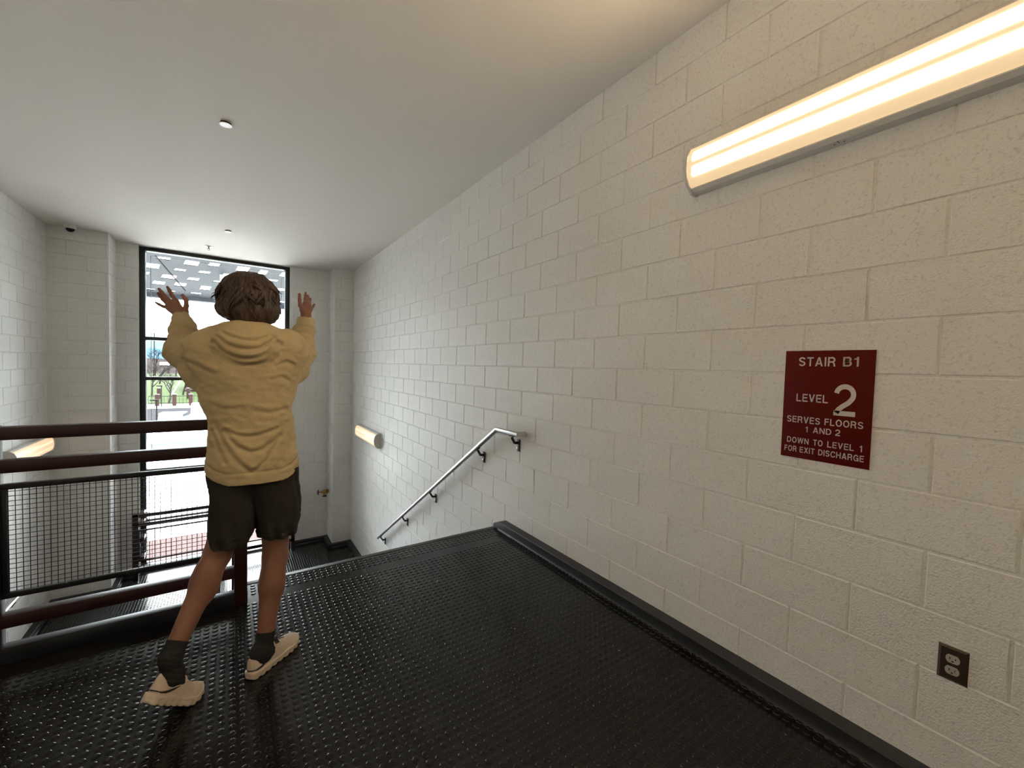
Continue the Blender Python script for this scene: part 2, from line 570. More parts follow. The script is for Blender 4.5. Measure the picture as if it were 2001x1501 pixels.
# lower landing, stairs, ground floor
YL = 6.2
tag(merged('floor_landing', [slab(XL, XR, YL, YF + 0.1, LAND - 0.25, LAND),
                             studs(-2.04, 1.92, 7.3, 8.9, LAND, P, 8, 0.0, 7.3, lambda x, y: (y > 8.42) & ((x < CL + 0.08) | (x > CR - 0.08)))], M['rubber'], 50), kind='structure')
b = MB()
base_run(b, LAND, 'y', XR, -1, YL, YC); base_run(b, LAND, 'y', XL, 1, YL, YC)
base_run(b, LAND, 'x', YC, -1, CR, XR - BT); base_run(b, LAND, 'x', YC, -1, XL + BT, CL)
base_run(b, LAND, 'x', YF, -1, WR, CR - BT); base_run(b, LAND, 'x', YF, -1, CL + BT, WL)
base_run(b, LAND, 'y', CR, -1, YC - BT, YF); base_run(b, LAND, 'y', CL, 1, YC - BT, YF)
tag(b.build('baseboard_far', M['rubber_base']), kind='structure')


def flight(name, x0, x1, ytop, ztop, ybot, zbot, n):
    mb = MB()
    rise, run = (ztop - zbot) / n, (ybot - ytop) / (n - 1)
    prof = []
    for i in range(n):
        y, z = ytop + i * run, ztop - i * rise
        prof += [(y, z - (0.002 if i == 0 else 0)), (y, z - rise)]
    prof += [(prof[-1][0] - abs(run) * 1.3 * (1 if run > 0 else -1), prof[-1][1]), (ytop - (0.02 if run > 0 else -0.02), ztop - 0.3)]
    mb.prism(prof, x0, x1, lambda a, bb, x: (x, a, bb))
    return tag(mb.build(name, M['rubber'], smooth=None), kind='structure')


flight('stair_flight', 0.10, XR, NOSE + 0.03, -0.002, YL, LAND, 13)
flight('stair_flight_lower', XL, -0.16, YL - 0.005, LAND - 0.002, 2.9, GRND, 13)
tag(MB().box(XL, XR, YB, YF + 0.3, GRND - 0.2, GRND).build('floor_ground', M['concrete'], smooth=None), kind='structure')
# ------------------------------------------------------------------ the tall window
WY0, WY1 = 9.10, 9.24
win = thing('window_1', 'tall black-framed stairwell window reaching from the lower landing to the ceiling', 'window', (-0.145, 9.17, LAND))
win['kind'] = 'structure'
fw = 0.075
ZT, ZB = CEIL - 0.005, LAND + 0.02
mb = MB()
mb.box(WL, WL + fw, WY0, WY1, ZB, ZT, 0.003)
mb.box(WR - fw, WR, WY0, WY1, ZB, ZT, 0.003)
mb.box(WL + fw, WR - fw, WY0, WY1, ZT - 0.055, ZT, 0.003)
mb.box(WL + fw, WR - fw, WY0, WY1, ZB, ZB + 0.06, 0.003)
mb.build('frame', M['frame'], win)
MULL = [1.728, 1.058, 0.235, -0.505, -1.36]
edges = [ZT - 0.055]
for z in MULL:
    MB().box(WL + fw, WR - fw, WY0 + 0.01, WY1, z - 0.028, z + 0.028, 0.003).build('mullion', M['frame'], win)
    edges += [z + 0.028, z - 0.028]
edges.append(ZB + 0.06)
for k in range(0, len(edges), 2):
    zt, zb = edges[k], edges[k + 1]
    MB().box(WL + fw, WR - fw, 9.195, 9.205, zb, zt).build('glass_pane', M['glass'], win, smooth=None)
    g = MB()
    a, b2 = 0.052, 0.006
    x0, x1 = WL + fw + a, WR - fw - a
    top = zt - (a if k == 0 else 0.0)
    g.box(x0, x0 + b2, 9.235, 9.25, zb, top); g.box(x1 - b2, x1, 9.235, 9.25, zb, top)
    if k == 0: g.box(x0, x1, 9.235, 9.25, top - b2, top)
    g.build('gasket', M['frame'], win, smooth=None)


# ------------------------------------------------------------------ guard railings
def guard(label, x0, x1, y, z, post_x, plate, panels, stubs=None, group=None):
    """level guard along x: front faces at y; two upper rails, a framed wire panel, a lower rail, posts"""
    T, D = 0.058, 0.058
    g = thing('guard_railing', label, 'railing', ((x0 + x1) / 2, y + D / 2, z))
    for nm, za in (('top_rail', 1.022), ('middle_rail', 0.873), ('bottom_rail', 0.164)):
        MB().box(x0, x1, y, y + D, z + za, z + za + T, 0.004).build(nm, M['maroon'], g)
    for px_ in post_x:
        MB().box(px_, px_ + 0.064, y, y + 0.062, z + 0.0, z + 1.083, 0.004).build('post', M['maroon'], g)
    for (a, b_) in panels:
        fr = MB()
        for za, zb in ((0.294, 0.319), (0.795, 0.820)):
            fr.box(a, b_, y + 0.017, y + 0.042, z + za, z + zb, 0.002)
        for xa in (a, b_ - 0.020):
            fr.box(xa, xa + 0.020, y + 0.018, y + 0.041, z + 0.319, z + 0.795, 0.002)
        f = fr.build('mesh_frame', M['black_steel'], g)
        w = MB()
        n = int((b_ - a - 0.02) / 0.0220)
        for i in range(n + 1):
            x = a + 0.021 + i * 0.0220
            if x > b_ - 0.012: break
            w.tube([(x, y + 0.031, z + 0.300), (x, y + 0.031, z + 0.815)], 0.0017, 6)
        for i in range(22):
            zz = z + 0.338 + i * 0.02235
            if zz > z + 0.795: break
            w.tube([(a + 0.004, y + 0.028, zz), (b_ - 0.004, y + 0.028, zz)], 0.0015, 6)
        w.build('wire_mesh', M['wire'], f)
    if plate:
        MB().box(plate[0], plate[1], y + 0.001, y + 0.0565, z, z + 0.0755, 0.003).build('toe_plate', M['black_steel'], g)
    for (xs, ya, zs) in (stubs or []):
        MB().box(xs, xs + 0.058, y + 0.06, ya, z + zs, z + zs + T, 0.003).build('end_rail', M['maroon'], g)
    return g


guard('dark maroon guard railing with black wire mesh panel on the upper floor, beside the walker', XL + 0.01, 0.02, 2.77, 0.0,
      [0.0195, -0.916, -1.92], (XL + 0.08, 0.0855), [(-0.852, 0.0195), (-1.856, -0.93)])
GY = 8.74
guard('low maroon guard railing on the lower landing, standing in front of the tall window', -1.285, 1.02, GY, LAND,
      [-1.285, -0.14, 0.965], None, [(-1.221, -0.14), (-0.076, 0.965)],
      [(-1.215, YF - 0.004, 1.022), (-1.215, YF - 0.004, 0.873), (-1.215, YF - 0.004, 0.62), (-1.215, YF - 0.004, 0.30), (0.965, YF - 0.004, 1.022), (0.965, YF - 0.004, 0.30)])


def raked_guard(label, x, ya, za, yb, zb):
    """sloping guard along y, beside a flight of stairs"""
    g = thing('stair_guard', label, 'railing', (x, ya, za))
    for nm, h in (('top_rail', 1.05), ('middle_rail', 0.90), ('bottom_rail', 0.24)):
        MB().bar((x, ya, za + h), (x, yb, zb + h), 0.045, 0.055, bevel=0.003).build(nm, M['maroon'], g)
    for (yy, zz) in ((yb, zb), ((ya * 0.45 + yb * 0.55), za * 0.45 + zb * 0.55)):
        MB().box(x - 0.03, x + 0.03, yy - 0.03, yy + 0.03, zz - 0.02, zz + 1.08, 0.003).build('post', M['maroon'], g)
    w = MB()
    n = 52
    for i in range(1, n):
        t = i / n
        y_, z_ = ya + (yb - ya) * t, za + (zb - za) * t
        w.tube([(x, y_, z_ + 0.33), (x, y_, z_ + 0.80)], 0.0017, 5)
    for i in range(16):
        h = 0.33 + i * 0.031
        w.tube([(x, ya, za + h), (x, yb, zb + h)], 0.0015, 5)
    w.build('wire_mesh', M['wire'], g)
    f = MB()
    for h in (0.31, 0.81):
        f.bar((x, ya, za + h), (x, yb, zb + h), 0.024, 0.024)
    f.build('mesh_frame', M['black_steel'], g)
    return g


raked_guard('maroon stair guard sloping down beside the upper flight from the end post', 0.048, 2.87, -0.02, YL + 0.05, LAND + 0.02)
raked_guard('maroon stair guard sloping down to ground level along the lower flight', -0.115, YL + 0.05, LAND + 0.02, 3.0, GRND + 0.1)


# ------------------------------------------------------------------ stainless wall handrails
def handrail(label, wallx, sgn, pts, brackets, ends):
    """sgn: direction from the wall into the room"""
    h = thing('wall_handrail', label, 'handrail', (wallx, pts[0][1], pts[0][2]))
    MB().tube(pts, 0.0215, 20).build('rail_tube', M['stainless'], h, smooth=40)
    xr = pts[0][0] if not ends else pts[1][0]
    for (y, z, dz) in brackets:
        m_ = MB()
        m_.box(min(wallx, wallx + sgn * 0.008), max(wallx, wallx + sgn * 0.008), y - 0.022, y + 0.022, z - 0.158, z - 0.055, 0.003)   # wall plate
        m_.bar((wallx + sgn * 0.006, y, z - 0.085), (wallx + sgn * 0.045, y, z - 0.082), 0.020, 0.022, bevel=0.003)
        m_.bar((wallx + sgn * 0.043, y, z - 0.086), (xr, y, z - 0.034), 0.019, 0.020, bevel=0.003)
        m_.bar((xr, y - 0.03, z - 0.0235 + 0.03 * dz), (xr, y + 0.03, z - 0.0235 - 0.03 * dz), 0.026, 0.006, bevel=0.002)
        br = m_.build('bracket', M['dark_bracket'], h)
        MB().lathe([(0.0, 0.0), (0.010, 0.0), (0.010, 0.006), (0.006, 0.010), (0.0, 0.011)], (wallx + sgn * 0.008, y, z - 0.128), (sgn, 0, 0), 12).build('bolt', M['chrome'], br)
    return h


SL = 2.19 / 3.39
hx = 1.932
rail = [(XR - 0.001, 2.708, 0.868), (hx + 0.012, 2.708, 0.868), (hx, 2.722, 0.868), (hx, 3.035, 0.868), (hx, 6.44, 0.868 - SL * 3.405)]
def rz(y): return 0.868 - max(0.0, y - 3.035) * SL
handrail('brushed stainless handrail running down the white block wall beside the upper flight', XR, -1, rail[:1] + rail[2:],
         [(y, rz(y), SL if y > 3.05 else 0) for y in (2.80, 3.36, 4.45, 5.35, 6.30)], True)
lx = XL + 0.075
rail = [(XL + 0.001, 7.32, -1.45), (lx, 7.30, -1.45), (lx, 6.78, -1.45), (lx, 3.4, -1.45 - SL * 3.38)]
handrail('stainless handrail on the left wall by the lower landing, seen under the mesh panel', XL, 1, rail,
         [(7.1, -1.45, 0), (6.2, -1.45 - SL * 0.58, -SL), (4.8, -1.45 - SL * 1.98, -SL)], True)


# ------------------------------------------------------------------ wall lights
def wall_light(label, wallx, sgn, yc, zc, lens_m='lens'):
    L = 1.25
    h = thing('wall_light', label, 'light', (wallx, yc, zc), 'fluorescent wall lights on the stair walls')
    hb = [(0.0, -0.119), (0.050, -0.119), (0.064, -0.104), (0.064, -0.099), (0.058, -0.097), (0.058, 0.097), (0.064, 0.099), (0.064, 0.104), (0.050, 0.119), (0.0, 0.119)]
    fn = lambda a, b_, y: (wallx + sgn * a, yc + y, zc + b_)
    hs = MB().prism(hb, -L / 2 + 0.012, L / 2 - 0.012, fn).build('housing', M['lamp_metal'], h)
    n = 15
    lens = [(0.058 + 0.046 * math.cos(a) ** 0.8 if abs(a) < 1.57 else 0.058, 0.0975 * math.sin(a)) for a in [(-math.pi / 2 + math.pi * i / (n - 1)) for i in range(n)]]
    lens = [(0.058, -0.0975)] + lens[1:-1] + [(0.058, 0.0975)]
    ob = MB().prism(lens, -L / 2 + 0.0125, L / 2 - 0.0125, fn).build('lens', M[lens_m], h)
    cap = [(0.0, -0.123), (0.054, -0.123)] + [(0.062 + 0.050 * math.cos(a), 0.106 * math.sin(a)) for a in [(-1.45 + 2.9 * i / 16) for i in range(17)]] + [(0.054, 0.123), (0.0, 0.123)]
    for s in (-1, 1):
        y0, y1 = sorted((s * L / 2, s * (L / 2 - 0.014)))
        MB().prism(cap, y0, y1, fn).build('end_cap', M['lamp_metal'], h, smooth=30)
    k = MB()
    for (dy, a) in ((0.0, 0.034), (-0.016, 0.028), (0.016, 0.028), (0.0, 0.046)):
        k.lathe([(0.0, 0.0), (0.0028, 0.0), (0.0028, 0.0008), (0.0, 0.0008)], (wallx + sgn * a, yc + dy, zc - 0.119), (0, 0, -1), 8)
    k.build('screw_holes', M['slot'], hs)
    return h


wall_light('long glowing fluorescent light high on the right block wall, above the red sign', XR, -1, 0.655, 2.452)
wall_light('small-looking lit wall light far down the right wall, near the window corner', XR, -1, 7.245, 0.172, 'lens_dim')
wall_light('lit wall light on the left wall, partly hidden behind the maroon rails', XL, 1, 7.72, 0.165, 'lens_dim')


wall_light('added unseen wall light high on the left wall of the upper floor', XL, 1, -0.3, 2.452, 'lens_added')  # added lamp, out of view, to brighten the upper floor; position guessed


# ------------------------------------------------------------------ stair sign
SY, SZ = 0.813, 1.061           # left lower corner on the wall
sign = thing('stair_sign', 'dark red stair sign with pale lettering on the right block wall', 'sign', (XR, SY - 0.1525, SZ))
MB().box(XR - 0.0035, XR, SY - 0.305, SY, SZ, SZ + 0.457, 0.0008).build('sign_panel', M['sign'], sign)



def _arc(cx, cy, rx, ry, a0, a1, n=18):
    return [(cx + rx * math.cos(R(a0 + (a1 - a0) * i / n)), cy + ry * math.sin(R(a0 + (a1 - a0) * i / n))) for i in range(n + 1)]


def glyph(ch):
    """sans capitals as thick strokes ('s', points) and solid pieces ('p', points); height 1"""
    h = 0.077
    if ch == 'I': return 0.154, [('s', [(h, 0), (h, 1)])]
    if ch == 'L': return 0.60, [('s', [(h, 1), (h, h), (0.60, h)])]
    if ch in 'EF':
        W = 0.63 if ch == 'E' else 0.59
        g_ = [('s', [(h, 0), (h, 1)]), ('s', [(0, 1 - h), (W, 1 - h)]), ('s', [(0, 0.515), (W - 0.05, 0.515)])]
        return W, g_ + ([('s', [(0, h), (W, h)])] if ch == 'E' else [])
    if ch == 'T': return 0.66, [('s', [(0, 1 - h), (0.66, 1 - h)]), ('s', [(0.33, 0), (0.33, 1)])]
    if ch == 'H': return 0.72, [('s', [(h, 0), (h, 1)]), ('s', [(0.72 - h, 0), (0.72 - h, 1)]), ('s', [(0, 0.52), (0.72, 0.52)])]
    if ch == 'N': return 0.73, [('s', [(h, 0), (h, 1)]), ('s', [(0.73 - h, 0), (0.73 - h, 1)]), ('p', [(0, 1), (0.175, 1), (0.73, 0), (0.555, 0)])]
    if ch == 'A': return 0.76, [('p', [(0, 0), (0.165, 0), (0.455, 1), (0.295, 1)]), ('p', [(0.595, 0), (0.76, 0), (0.465, 1), (0.305, 1)]), ('s', [(0.17, 0.285), (0.59, 0.285)])]
    if ch == 'V': return 0.72, [('p', [(0, 1), (0.165, 1), (0.44, 0), (0.28, 0)]), ('p', [(0.555, 1), (0.72, 1), (0.44, 0), (0.28, 0)])]
    if ch == 'W':
        return 1.02, [('p', [(0, 1), (0.155, 1), (0.325, 0), (0.180, 0)]), ('p', [(0.435, 1), (0.585, 1), (0.325, 0), (0.180, 0)]),
                      ('p', [(0.435, 1), (0.585, 1), (0.840, 0), (0.695, 0)]), ('p', [(0.865, 1), (1.02, 1), (0.840, 0), (0.695, 0)])]
    if ch == 'X': return 0.72, [('p', [(0.01, 1), (0.195, 1), (0.72, 0), (0.535, 0)]), ('p', [(0.525, 1), (0.71, 1), (0.185, 0), (0, 0)])]
    if ch == 'O': return 0.80, [('s', _arc(0.40, 0.5, 0.323, 0.435, 0, 360, 40))]
    if ch == 'C': return 0.76, [('s', _arc(0.40, 0.5, 0.323, 0.435, 28, 332, 36))]
    if ch == 'G': return 0.78, [('s', _arc(0.40, 0.5, 0.323, 0.435, 30, 325, 36)), ('s', [(0.42, 0.455), (0.78, 0.455)]), ('s', [(0.715, 0.46), (0.715, 0.0)])]
    if ch == 'D': return 0.74, [('s', [(h, 0), (h, 1)]), ('s', [(h, 1 - h), (0.33, 1 - h)] + _arc(0.34, 0.5, 0.323, 0.423, 90, -90, 22) + [(0.33, h), (h, h)])]
    if ch == 'B':
        return 0.69, [('s', [(h, 0), (h, 1)]), ('s', [(h, 1 - h), (0.40, 1 - h)] + _arc(0.40, 0.735, 0.18, 0.188, 90, -90) + [(h, 0.547)]),
                      ('s', [(h, 0.535), (0.40, 0.535)] + _arc(0.40, 0.306, 0.213, 0.229, 90, -90) + [(h, h)])]
    if ch == 'R':
        return 0.72, [('s', [(h, 0), (h, 1)]), ('s', [(h, 1 - h), (0.40, 1 - h)] + _arc(0.40, 0.70, 0.218, 0.223, 90, -90) + [(h, 0.477)]),
                      ('p', [(0.36, 0.45), (0.50, 0.47), (0.60, 0.42), (0.66, 0.30), (0.68, 0.12), (0.725, 0.0), (0.555, 0.0), (0.53, 0.10), (0.52, 0.28), (0.47, 0.38), (0.36, 0.40)])]
    if ch == 'S': return 0.68, [('s', _arc(0.34, 0.722, 0.258, 0.20, 12, 262, 22) + _arc(0.34, 0.278, 0.263, 0.201, 82, -168, 22))]
    if ch == '1': return 0.37, [('s', [(0.29, 0), (0.29, 1)]), ('p', [(0.0, 0.70), (0.0, 0.815), (0.10, 0.83), (0.18, 0.88), (0.225, 1.0), (0.29, 1.0), (0.29, 0.70)])]
    if ch == '2':
        return 0.68, [('s', _arc(0.34, 0.675, 0.260, 0.248, 172, -32, 24) + [(0.46, 0.42), (0.30, 0.31), (0.16, 0.19), (0.10, 0.085)]), ('s', [(0.015, h), (0.68, h)])]
    raise KeyError(ch)


def lettering(text, x0, x1, z0, z1, bold, name='lettering'):
    """text set into the box x0..x1, z0..z1 of the sign (metres from its left lower corner)"""
    gl = [glyph(c) for c in text]
    total = sum(g_[0] for g_ in gl) + 0.16 * (len(gl) - 1)
    sx, sz = (x1 - x0) / total, (z1 - z0)
    mb = MB()
    hw = 0.077
    cur = 0.0

    def P_(a, b_):
        return (XR - 0.0041, SY - (x0 + (cur + a) * sx), SZ + z0 + b_ * sz)
    for W, parts in gl:
        for kind, pts in parts:
            if kind == 'p':
                mb.bm.faces.new([mb.bm.verts.new(P_(*q)) for q in pts])
                continue
            L_, R_ = [], []
            n = len(pts)
            closed = math.dist(pts[0], pts[-1]) < 1e-6
            for i in range(n):
                p_ = pts[i - 1] if i > 0 else (pts[-2] if closed else None)
                q = pts[i + 1] if i < n - 1 else (pts[1] if closed else None)
                d1 = None if p_ is None else np.array(pts[i]) - np.array(p_)
                d2 = None if q is None else np.array(q) - np.array(pts[i])
                d1 = d2 if d1 is None else d1; d2 = d1 if d2 is None else d2
                d1 = d1 / (np.linalg.norm(d1) + 1e-9); d2 = d2 / (np.linalg.norm(d2) + 1e-9)
                t = d1 + d2; t = t / (np.linalg.norm(t) + 1e-9)
                nn = np.array([-t[1], t[0]])
                k_ = hw / max(0.5, float(nn @ np.array([-d1[1], d1[0]])))
                L_.append(np.array(pts[i]) + nn * k_); R_.append(np.array(pts[i]) - nn * k_)
            a = [mb.bm.verts.new(P_(*q)) for q in L_]; b_ = [mb.bm.verts.new(P_(*q)) for q in R_]
            for i in range(n - 1):
                mb.bm.faces.new((a[i], a[i + 1], b_[i + 1], b_[i]))
        cur += W + 0.16
    return mb.build(name, M['letters'], sign, smooth=None)


BO = 0.022
lettering('STAIR', 0.0515, 0.1805, 0.3922, 0.4300, BO); lettering('B1', 0.2050, 0.2548, 0.3925, 0.4305, BO)
lettering('LEVEL', 0.0495, 0.1622, 0.2420, 0.2750, BO); lettering('2', 0.1812, 0.2530, 0.1962, 0.3225, BO + 0.006, 'level_number')
lettering('SERVES', 0.0182, 0.1395, 0.1512, 0.1785, BO); lettering('FLOORS', 0.1552, 0.2800, 0.1525, 0.1798, BO)
lettering('1', 0.0892, 0.0975, 0.1148, 0.1385, BO); lettering('AND', 0.1165, 0.1800, 0.1147, 0.1390, BO); lettering('2', 0.1930, 0.2092, 0.1149, 0.1405, BO)
lettering('DOWN', 0.0225, 0.1035, 0.0632, 0.0875, BO); lettering('TO', 0.1195, 0.1530, 0.0634, 0.0880, BO)
lettering('LEVEL', 0.1690, 0.2555, 0.0637, 0.0885, BO); lettering('1', 0.2725, 0.2805, 0.0642, 0.0890, BO)
lettering('FOR', 0.0145, 0.0605, 0.0252, 0.0492, BO); lettering('EXIT', 0.0725, 0.1265, 0.0255, 0.0497, BO)
lettering('DISCHARGE', 0.1395, 0.2878, 0.0260, 0.0505, BO)

# ------------------------------------------------------------------ power outlet
oy, oz = 0.259, 0.457
out = thing('power_outlet', 'bronze duplex power outlet low on the right block wall', 'outlet', (XR, oy, oz))
pm = MB().box(XR - 0.0065, XR, oy - 0.036, oy + 0.036, oz - 0.059, oz + 0.059)
top = [v for v in pm.bm.verts if v.co.x < XR - 0.003]
for v in top:
    v.co.y = oy + (v.co.y - oy) * 0.80; v.co.z = oz + (v.co.z - oz) * 0.88
pm.build('cover_plate', M['outlet_plate'], out, smooth=None)
for dz in (0.0195, -0.0195):
    prof = []
    for i in range(28):
        a = 2 * math.pi * i / 28
        prof.append((0.0170 * math.cos(a), max(-0.0135, min(0.0135, 0.0170 * math.sin(a)))))
    r_ = MB().prism([(oy + a, oz + dz + b_) for a, b_ in prof], XR - 0.0088, XR - 0.005, lambda a, b_, x: (x, a, b_)).build('socket', M['outlet_face'], out)
    s = MB()
    s.box(XR - 0.0091, XR - 0.0086, oy + 0.0055, oy + 0.0078, oz + dz - 0.002, oz + dz + 0.0062)
    s.box(XR - 0.0091, XR - 0.0086, oy - 0.0078, oy - 0.0058, oz + dz - 0.001, oz + dz + 0.0055)
    s.lathe([(0.0, 0.0), (0.0026, 0.0), (0.0026, 0.0005), (0.0, 0.0005)], (XR - 0.0086, oy, oz + dz - 0.0072), (-1, 0, 0), 10)
    s.build('slots', M['slot'], r_, smooth=None)
MB().lathe([(0.0, 0.0), (0.003, 0.0), (0.0026, 0.0012), (0.0, 0.0016)], (XR - 0.0065, oy, oz), (-1, 0, 0), 12).build('screw', M['chrome'], out)

# ------------------------------------------------------------------ on the ceiling
for (x, y, lab) in ((-0.034, 3.955, 'round white sprinkler cover plate on the ceiling above the walker, the nearer one'),
                    (-0.03, 7.16, 'round white sprinkler cover plate on the ceiling, the farther one near the window')):
    s = thing('sprinkler_cover', lab, 'sprinkler', (x, y, CEIL), 'sprinkler cover plates')
    MB().lathe([(0.0, 0.0), (0.036, 0.0), (0.036, -0.013), (0.0, -0.013)], (x, y, CEIL), (0, 0, 1), 28).build('collar', M['slot'], s)
    MB().lathe([(0.0, -0.013), (0.041, -0.013), (0.042, -0.0145), (0.041, -0.0165), (0.0, -0.017)], (x, y, CEIL), (0, 0, 1), 32).build('cover', M['white_plastic'], s)
s = thing('fire_sprinkler', 'chrome pendent sprinkler head on the ceiling in front of the window top', 'sprinkler', (-0.294, 8.36, CEIL))
MB().lathe([(0.0, 0.0), (0.058, 0.0), (0.056, -0.008), (0.030, -0.018), (0.016, -0.020), (0.0, -0.020)], (-0.294, 8.36, CEIL), (0, 0, 1), 28).build('escutcheon', M['chrome'], s)
m_ = MB().lathe([(0.0, -0.02), (0.011, -0.02), (0.011, -0.036), (0.0, -0.036)], (-0.294, 8.36, CEIL), (0, 0, 1), 12)
m_.bar((-0.306, 8.36, CEIL - 0.034), (-0.299, 8.36, CEIL - 0.058), 0.004, 0.004); m_.bar((-0.282, 8.36, CEIL - 0.034), (-0.289, 8.36, CEIL - 0.058), 0.004, 0.004)
m_.build('sprinkler_body', M['dark_bracket'], s)
MB().lathe([(0.0, -0.057), (0.017, -0.057), (0.017, -0.060), (0.0, -0.060)], (-0.294, 8.36, CEIL), (0, 0, 1), 16).build('deflector', M['dark_bracket'], s)
dx, dy = -1.86, 8.36
s = thing('dome_camera', 'small white dome camera with dark bubble on the ceiling in the far left corner', 'camera', (dx, dy, CEIL))
MB().lathe([(0.0, 0.0), (0.062, 0.0), (0.064, -0.006), (0.062, -0.040), (0.054, -0.050), (0.0, -0.050)], (dx, dy, CEIL), (0, 0, 1), 28).build('camera_base', M['white_plastic'], s)
MB().lathe([(0.047, -0.048)] + [(0.047 * math.cos(a), -0.050 - 0.045 * math.sin(a)) for a in (0.25, 0.55, 0.85, 1.15, 1.4)] + [(0.0, -0.095)], (dx, dy, CEIL), (0, 0, 1), 28).build('bubble', M['dome'], s, smooth=60)

# ------------------------------------------------------------------ hose valve beside the right pilaster
vx, vy, vz = CR, 8.86, -1.185
v_ = thing('hose_valve', 'brass hose valve with a red handwheel sticking out of the far right pilaster', 'valve', (vx, vy, vz))
b = MB()
b.lathe([(0.0, 0.0), (0.040, 0.0), (0.040, -0.008), (0.020, -0.014), (0.020, -0.030), (0.026, -0.034), (0.026, -0.052), (0.034, -0.060), (0.038, -0.085), (0.034, -0.115),
         (0.026, -0.125), (0.026, -0.14), (0.014, -0.146), (0.0, -0.146)], (vx, vy, vz), (1, 0, 0), 20)
b.lathe([(0.0, 0.0), (0.024, 0.0), (0.024, 0.04), (0.030, 0.045), (0.030, 0.06), (0.0, 0.06)], (vx - 0.088, vy, vz - 0.012), (0, -0.35, -1), 18)
b.build('valve_body', M['brass'], v_, smooth=40)
MB().lathe([(0.0, 0.0), (0.034, 0.0), (0.036, 0.004), (0.036, 0.022), (0.030, 0.028), (0.0, 0.030)], (vx - 0.088, vy - 0.022, vz - 0.070), (0, -0.35, -1), 20).build('outlet_cap', M['slot'], v_)
MB().tube([(vx - 0.14, vy, vz), (vx - 0.205, vy, vz)], 0.006, 10).build('stem', M['dark_bracket'], v_)
hw = MB()
hw.tube([(vx - 0.205 + 0.004 * math.sin(3 * a), vy + 0.047 * math.cos(a), vz + 0.047 * math.sin(a)) for a in [2 * math.pi * i / 24 for i in range(25)]], 0.0075, 8)
for i in range(3):
    a = 2 * math.pi * i / 3 + 0.4
    hw.bar((vx - 0.205, vy - 0.045 * math.cos(a), vz - 0.045 * math.sin(a)), (vx - 0.205, vy + 0.045 * math.cos(a), vz + 0.045 * math.sin(a)), 0.006, 0.009, up=(1, 0, 0))
hw.build('handwheel', M['wheel_red'], v_)
hw2 = MB()
hw2.tube([(vx - 0.04, vy - 0.005 + 0.046 * math.cos(a), vz + 0.046 * math.sin(a)) for a in [2 * math.pi * i / 20 for i in range(21)]], 0.006, 8)
hw2.build('flange_ring', M['dark_bracket'], v_)
# ------------------------------------------------------------------ the person
M['skin'] = mat('skin', (0.24, 0.115, 0.078), 0.5, spec=0.35, vary=(9, 0.08), bump=[(260, 0.0003)])
M['hoodie'] = mat('tan_fleece', (0.49, 0.40, 0.235), 0.92, spec=0.15, bump=[(330, 0.0012), (60, 0.0012)], vary=(30, 0.07))
M['shorts'] = mat('charcoal_shorts', (0.028, 0.026, 0.025), 0.9, spec=0.2, bump=[(300, 0.0010)], vary=(70, 0.25))
M['sock'] = mat('grey_sock', (0.030, 0.031, 0.032), 0.95, spec=0.1, bump=[(350, 0.001)])
M['shoe'] = mat('cream_shoe', (0.56, 0.47, 0.385), 0.75, spec=0.25, bump=[(420, 0.0005)])
M['sole'] = mat('cream_sole', (0.60, 0.51, 0.42), 0.6)
M['outsole'] = mat('dark_outsole', (0.02, 0.02, 0.02), 0.7)
M['lace'] = mat('black_lace', (0.012, 0.012, 0.012), 0.8)
M['eye'] = mat('eye_white', (0.38, 0.35, 0.33), 0.2)
M['iris'] = mat('iris', (0.05, 0.03, 0.02), 0.1)


def hair_mat():
    m = mat('brown_hair', (0.085, 0.045, 0.027), 0.48, spec=0.4)
    n, l = m.node_tree.nodes, m.node_tree.links
    b = n['Principled BSDF']; t = n['Texture Coordinate']
    mp = n.new('ShaderNodeMapping'); mp.inputs['Scale'].default_value = (95, 95, 14)
    l.new(t.outputs['Object'], mp.inputs[0])
    no = n.new('ShaderNodeTexNoise'); no.inputs['Scale'].default_value = 1.0; no.inputs['Detail'].default_value = 3
    l.new(mp.outputs[0], no.inputs['Vector'])
    r_ = n.new('ShaderNodeValToRGB'); l.new(no.outputs['Fac'], r_.inputs[0])
    r_.color_ramp.elements[0].position = 0.32; r_.color_ramp.elements[0].color = (0.020, 0.011, 0.008, 1)
    r_.color_ramp.elements[1].position = 0.72; r_.color_ramp.elements[1].color = (0.085, 0.050, 0.034, 1)
    l.new(r_.outputs[0], b.inputs['Base Color'])
    bp = n.new('ShaderNodeBump'); bp.inputs['Distance'].default_value = 0.003; l.new(no.outputs['Fac'], bp.inputs['Height']); l.new(bp.outputs[0], b.inputs['Normal'])
    return m


M['hair'] = hair_mat()


